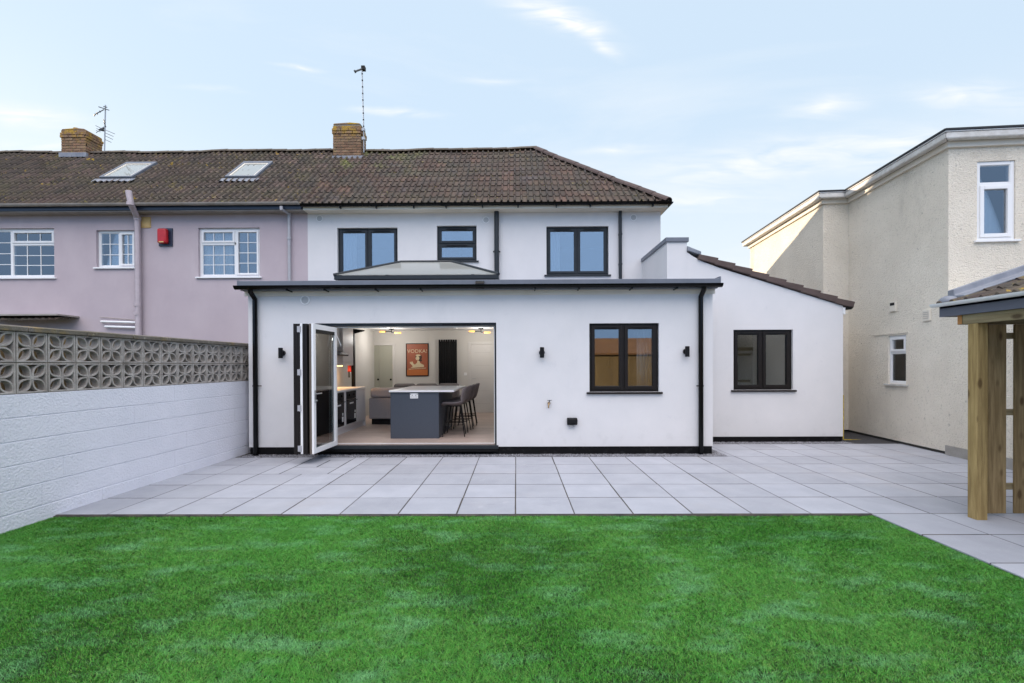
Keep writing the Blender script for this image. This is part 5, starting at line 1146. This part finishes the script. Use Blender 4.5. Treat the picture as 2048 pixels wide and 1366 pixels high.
shape(cir(.56, .575, .15, .085), DARKINK, 'dark_hair', .0104)
shape(cir(.64, .48, .07, .035), DARKINK, 'curl', .0103)
shape(cir(.51, .545, .085, .062), CREAMINK, 'face', .0097)
shape(cir(.54, .635, .11, .028), CREAMINK, 'hat', .0096)
shape([(.45, .555), (.49, .55), (.49, .56), (.45, .565)], DARKINK, 'eye', .0089)
shape([(.47, .512), (.52, .512), (.50, .502)], mat('poster_lips', (.4, .03, .02), .5), 'mouth', .0089)
mb = MB(Mp)
x = .12*W
while x < .88*W: l_ = random.uniform(.012, .03); mb.box(x, x+l_, .0105, .0112, H*.20+x*.06, H*.222+x*.06); x += l_+.006
mb.build('small_print', CREAMINK, sheet)
def text(s, size, loc, m, name, parent, ext=.001):
    cu = bpy.data.curves.new(name, 'FONT'); cu.body = s; cu.size = size; cu.extrude = ext; cu.align_x = 'CENTER'; cu.space_character = 1.05
    ob = bpy.data.objects.new(name, cu); C.objects.link(ob); dg = bpy.context.evaluated_depsgraph_get(); me = bpy.data.meshes.new_from_object(ob.evaluated_get(dg))
    bpy.data.objects.remove(ob); o = bpy.data.objects.new(name, me); C.objects.link(o); me.materials.clear(); me.materials.append(m)
    o.rotation_euler = (PI/2, 0, 0); o.parent = parent; o.location = Vector(loc)-WP[parent.name]; return o
text('VODKA!', .145, (a0+W/2, KB-.0145, b0+H*.71), CREAMINK, 'lettering', sheet)
# ceiling lights (lit)
def ceiling_light(px, label):
    Y = 12.6; p = at(px, 660, Y); t = thing('ceiling_light', (p.x, Y, CEILZ-.14), label, 'ceiling light', 'amber ceiling lights in the kitchen')
    mb = MB(); mb.cyl((p.x, Y, CEILZ-.03), .07, .029, 'z', 20); mb.tube([(p.x, Y, CEILZ-.03), (p.x, Y, CEILZ-.11)], .012, 8); mb.tube([(p.x-.17, Y, CEILZ-.085), (p.x, Y, CEILZ-.085)], .012, 8); mb.tube([(p.x, Y, CEILZ-.105), (p.x+.08, Y, CEILZ-.115)], .014, 8); mb.build('stem', BLK, t)
    for a, b, dz in ((-.32, -.17, -.085), (.08, .25, -.118)):
        mb = MB(); mb.tube([(p.x+a, Y, CEILZ+dz), (p.x+a+.03, Y, CEILZ+dz), (p.x+b, Y, CEILZ+dz)], [.014, .021, .019], 12); mb.build('bulb', AMBER, t, smooth=True)
    l_ = bpy.data.lights.new('bulb_glow', 'POINT'); l_.energy = 8; l_.color = (1, .97, .93); l_.shadow_soft_size = .12; o = bpy.data.objects.new('bulb_glow', l_); C.objects.link(o); o.location = (p.x, Y-.15, CEILZ-.28)
ceiling_light(783, 'lit two armed amber ceiling light left of the poster top')
ceiling_light(962, 'lit two armed amber ceiling light above the pale door')
p = at(916, 660, 12.9); mb = MB(); mb.cyl((p.x, 12.4, CEILZ-.03), .045, .03, 'z', 16); tag(mb.build('smoke_detector', WHITE_PVC, bevel=.004), 'small white smoke detector on the kitchen ceiling', 'smoke detector')

# ================================================================== curtains
def curtain(x0, x1, Y, z0, z1, label, n=60, amp=.018, k=9, m=CURT, M_=None):
    mb = MB(M_); vs = []
    for i in range(n+1):
        x = x0+(x1-x0)*i/n; y = Y+amp*math.sin(i/n*k*2*PI)+amp*.4*math.sin(i/n*k*5.1)
        vs += [(x, y, z0), (x, y, z1)]
    mb.add(vs, [(2*i, 2*i+2, 2*i+3, 2*i+1) for i in range(n)])
    vs = [(v.x, v.y, v.z) for v in mb.v]
    o = mb.build('curtain', m, None, smooth=True); s_ = o.modifiers.new('s', 'SOLIDIFY'); s_.thickness = .004
    return tag(o, label, 'curtain', None)
curtain(w4[0]+(w4[1]-w4[0])*.77, w4[1]+.1, YF+.42, .9, w4[3]+.1, 'pale sheer curtain at the right of the extension window', k=7)
curtain(w5[0]+.0, w5[0]+.20, YW+.36, .9, w5[3]+.1, 'pale curtain at the left of the side wing window', k=4)
curtain(w3[0]+.02, w3[0]+.33, YH+.17, 2.8, w3[3]+.1, 'pale curtain in the right upper window of the white house', k=5)
curtain(w1[0]+.05, w1[0]+.40, YH+.17, 2.8, w1[3]+.1, 'pale curtain in the left upper window of the white house', k=5)
curtain(wc[0]+.05, wc[0]+.72, YH+.17, 2.8, wc[3]+.05, 'white net curtain in the mauve house window right of the alarm box', k=9)
curtain(wa[0]+.05, wa[0]+2.2, YH+.17, 2.8, wa[3]+.05, 'white net curtain in the leftmost mauve house window', k=20, n=160)
curtain(wb[0]+.02, wb[1]-.02, YH+.17, 2.8, wb[2]+.30, 'white half curtain in the small mauve house window', k=8)
curtain(wf[0]+.06, wf[1]-.04, .16, wf[2]-.1, wf[3]+.05, 'pale curtain in the upper window of the beige building', k=5, M_=M6)
# hanging ornament behind the extension window
p = at(1219, 718, YF+.35); mb = MB()
for k in range(40):
    t_ = 2*PI*k/40; sphere(mb, (p.x+.028*math.sin(t_), YF+.35, p.z+.155*math.cos(t_)), .007, 4)
tag(mb.build('bead_ornament', mat('bead', (.7, .55, .35), .3, .6)), 'string of pale beads hanging in the extension window', 'ornament')

# ================================================================== behind the camera (seen in the window glass)
fb = thing('timber_outbuilding', (4, -11, 0), 'low brown timber outbuilding facing the house from the garden end', 'outbuilding')
mb = MB()
x = -3.
while x < 12: mb.box(x+.004, x+.156, -10.0, -9.975, 0, 2.15); x += .16
mb.build('boarded_wall', TIMBER_D, fb)
mb = MB(); mb.box(-2.9, 11.9, -13, -10.001, 0, 2.15); mb.build('core', BLK, fb)
mb = MB(); mb.prism([(-9.75, 2.05), (-9.75, 2.15), (-11.5, 3.05), (-13.3, 2.1), (-13.3, 2.0)], -3.2, 12.2, 'x'); mb.build('roof', mat('orange_brown_roof', (.26, .13, .05), .85, col2=(.18, .09, .04), vs=3), fb)
fn = MB(); x = -14.
while x < -3.3: fn.box(x+.003, x+.147, -10.02, -10, 0, 1.85); x += .15
tag(fn.build('timber_fence', TIMBER_D), 'brown close boarded fence across the far end of the garden', 'fence')
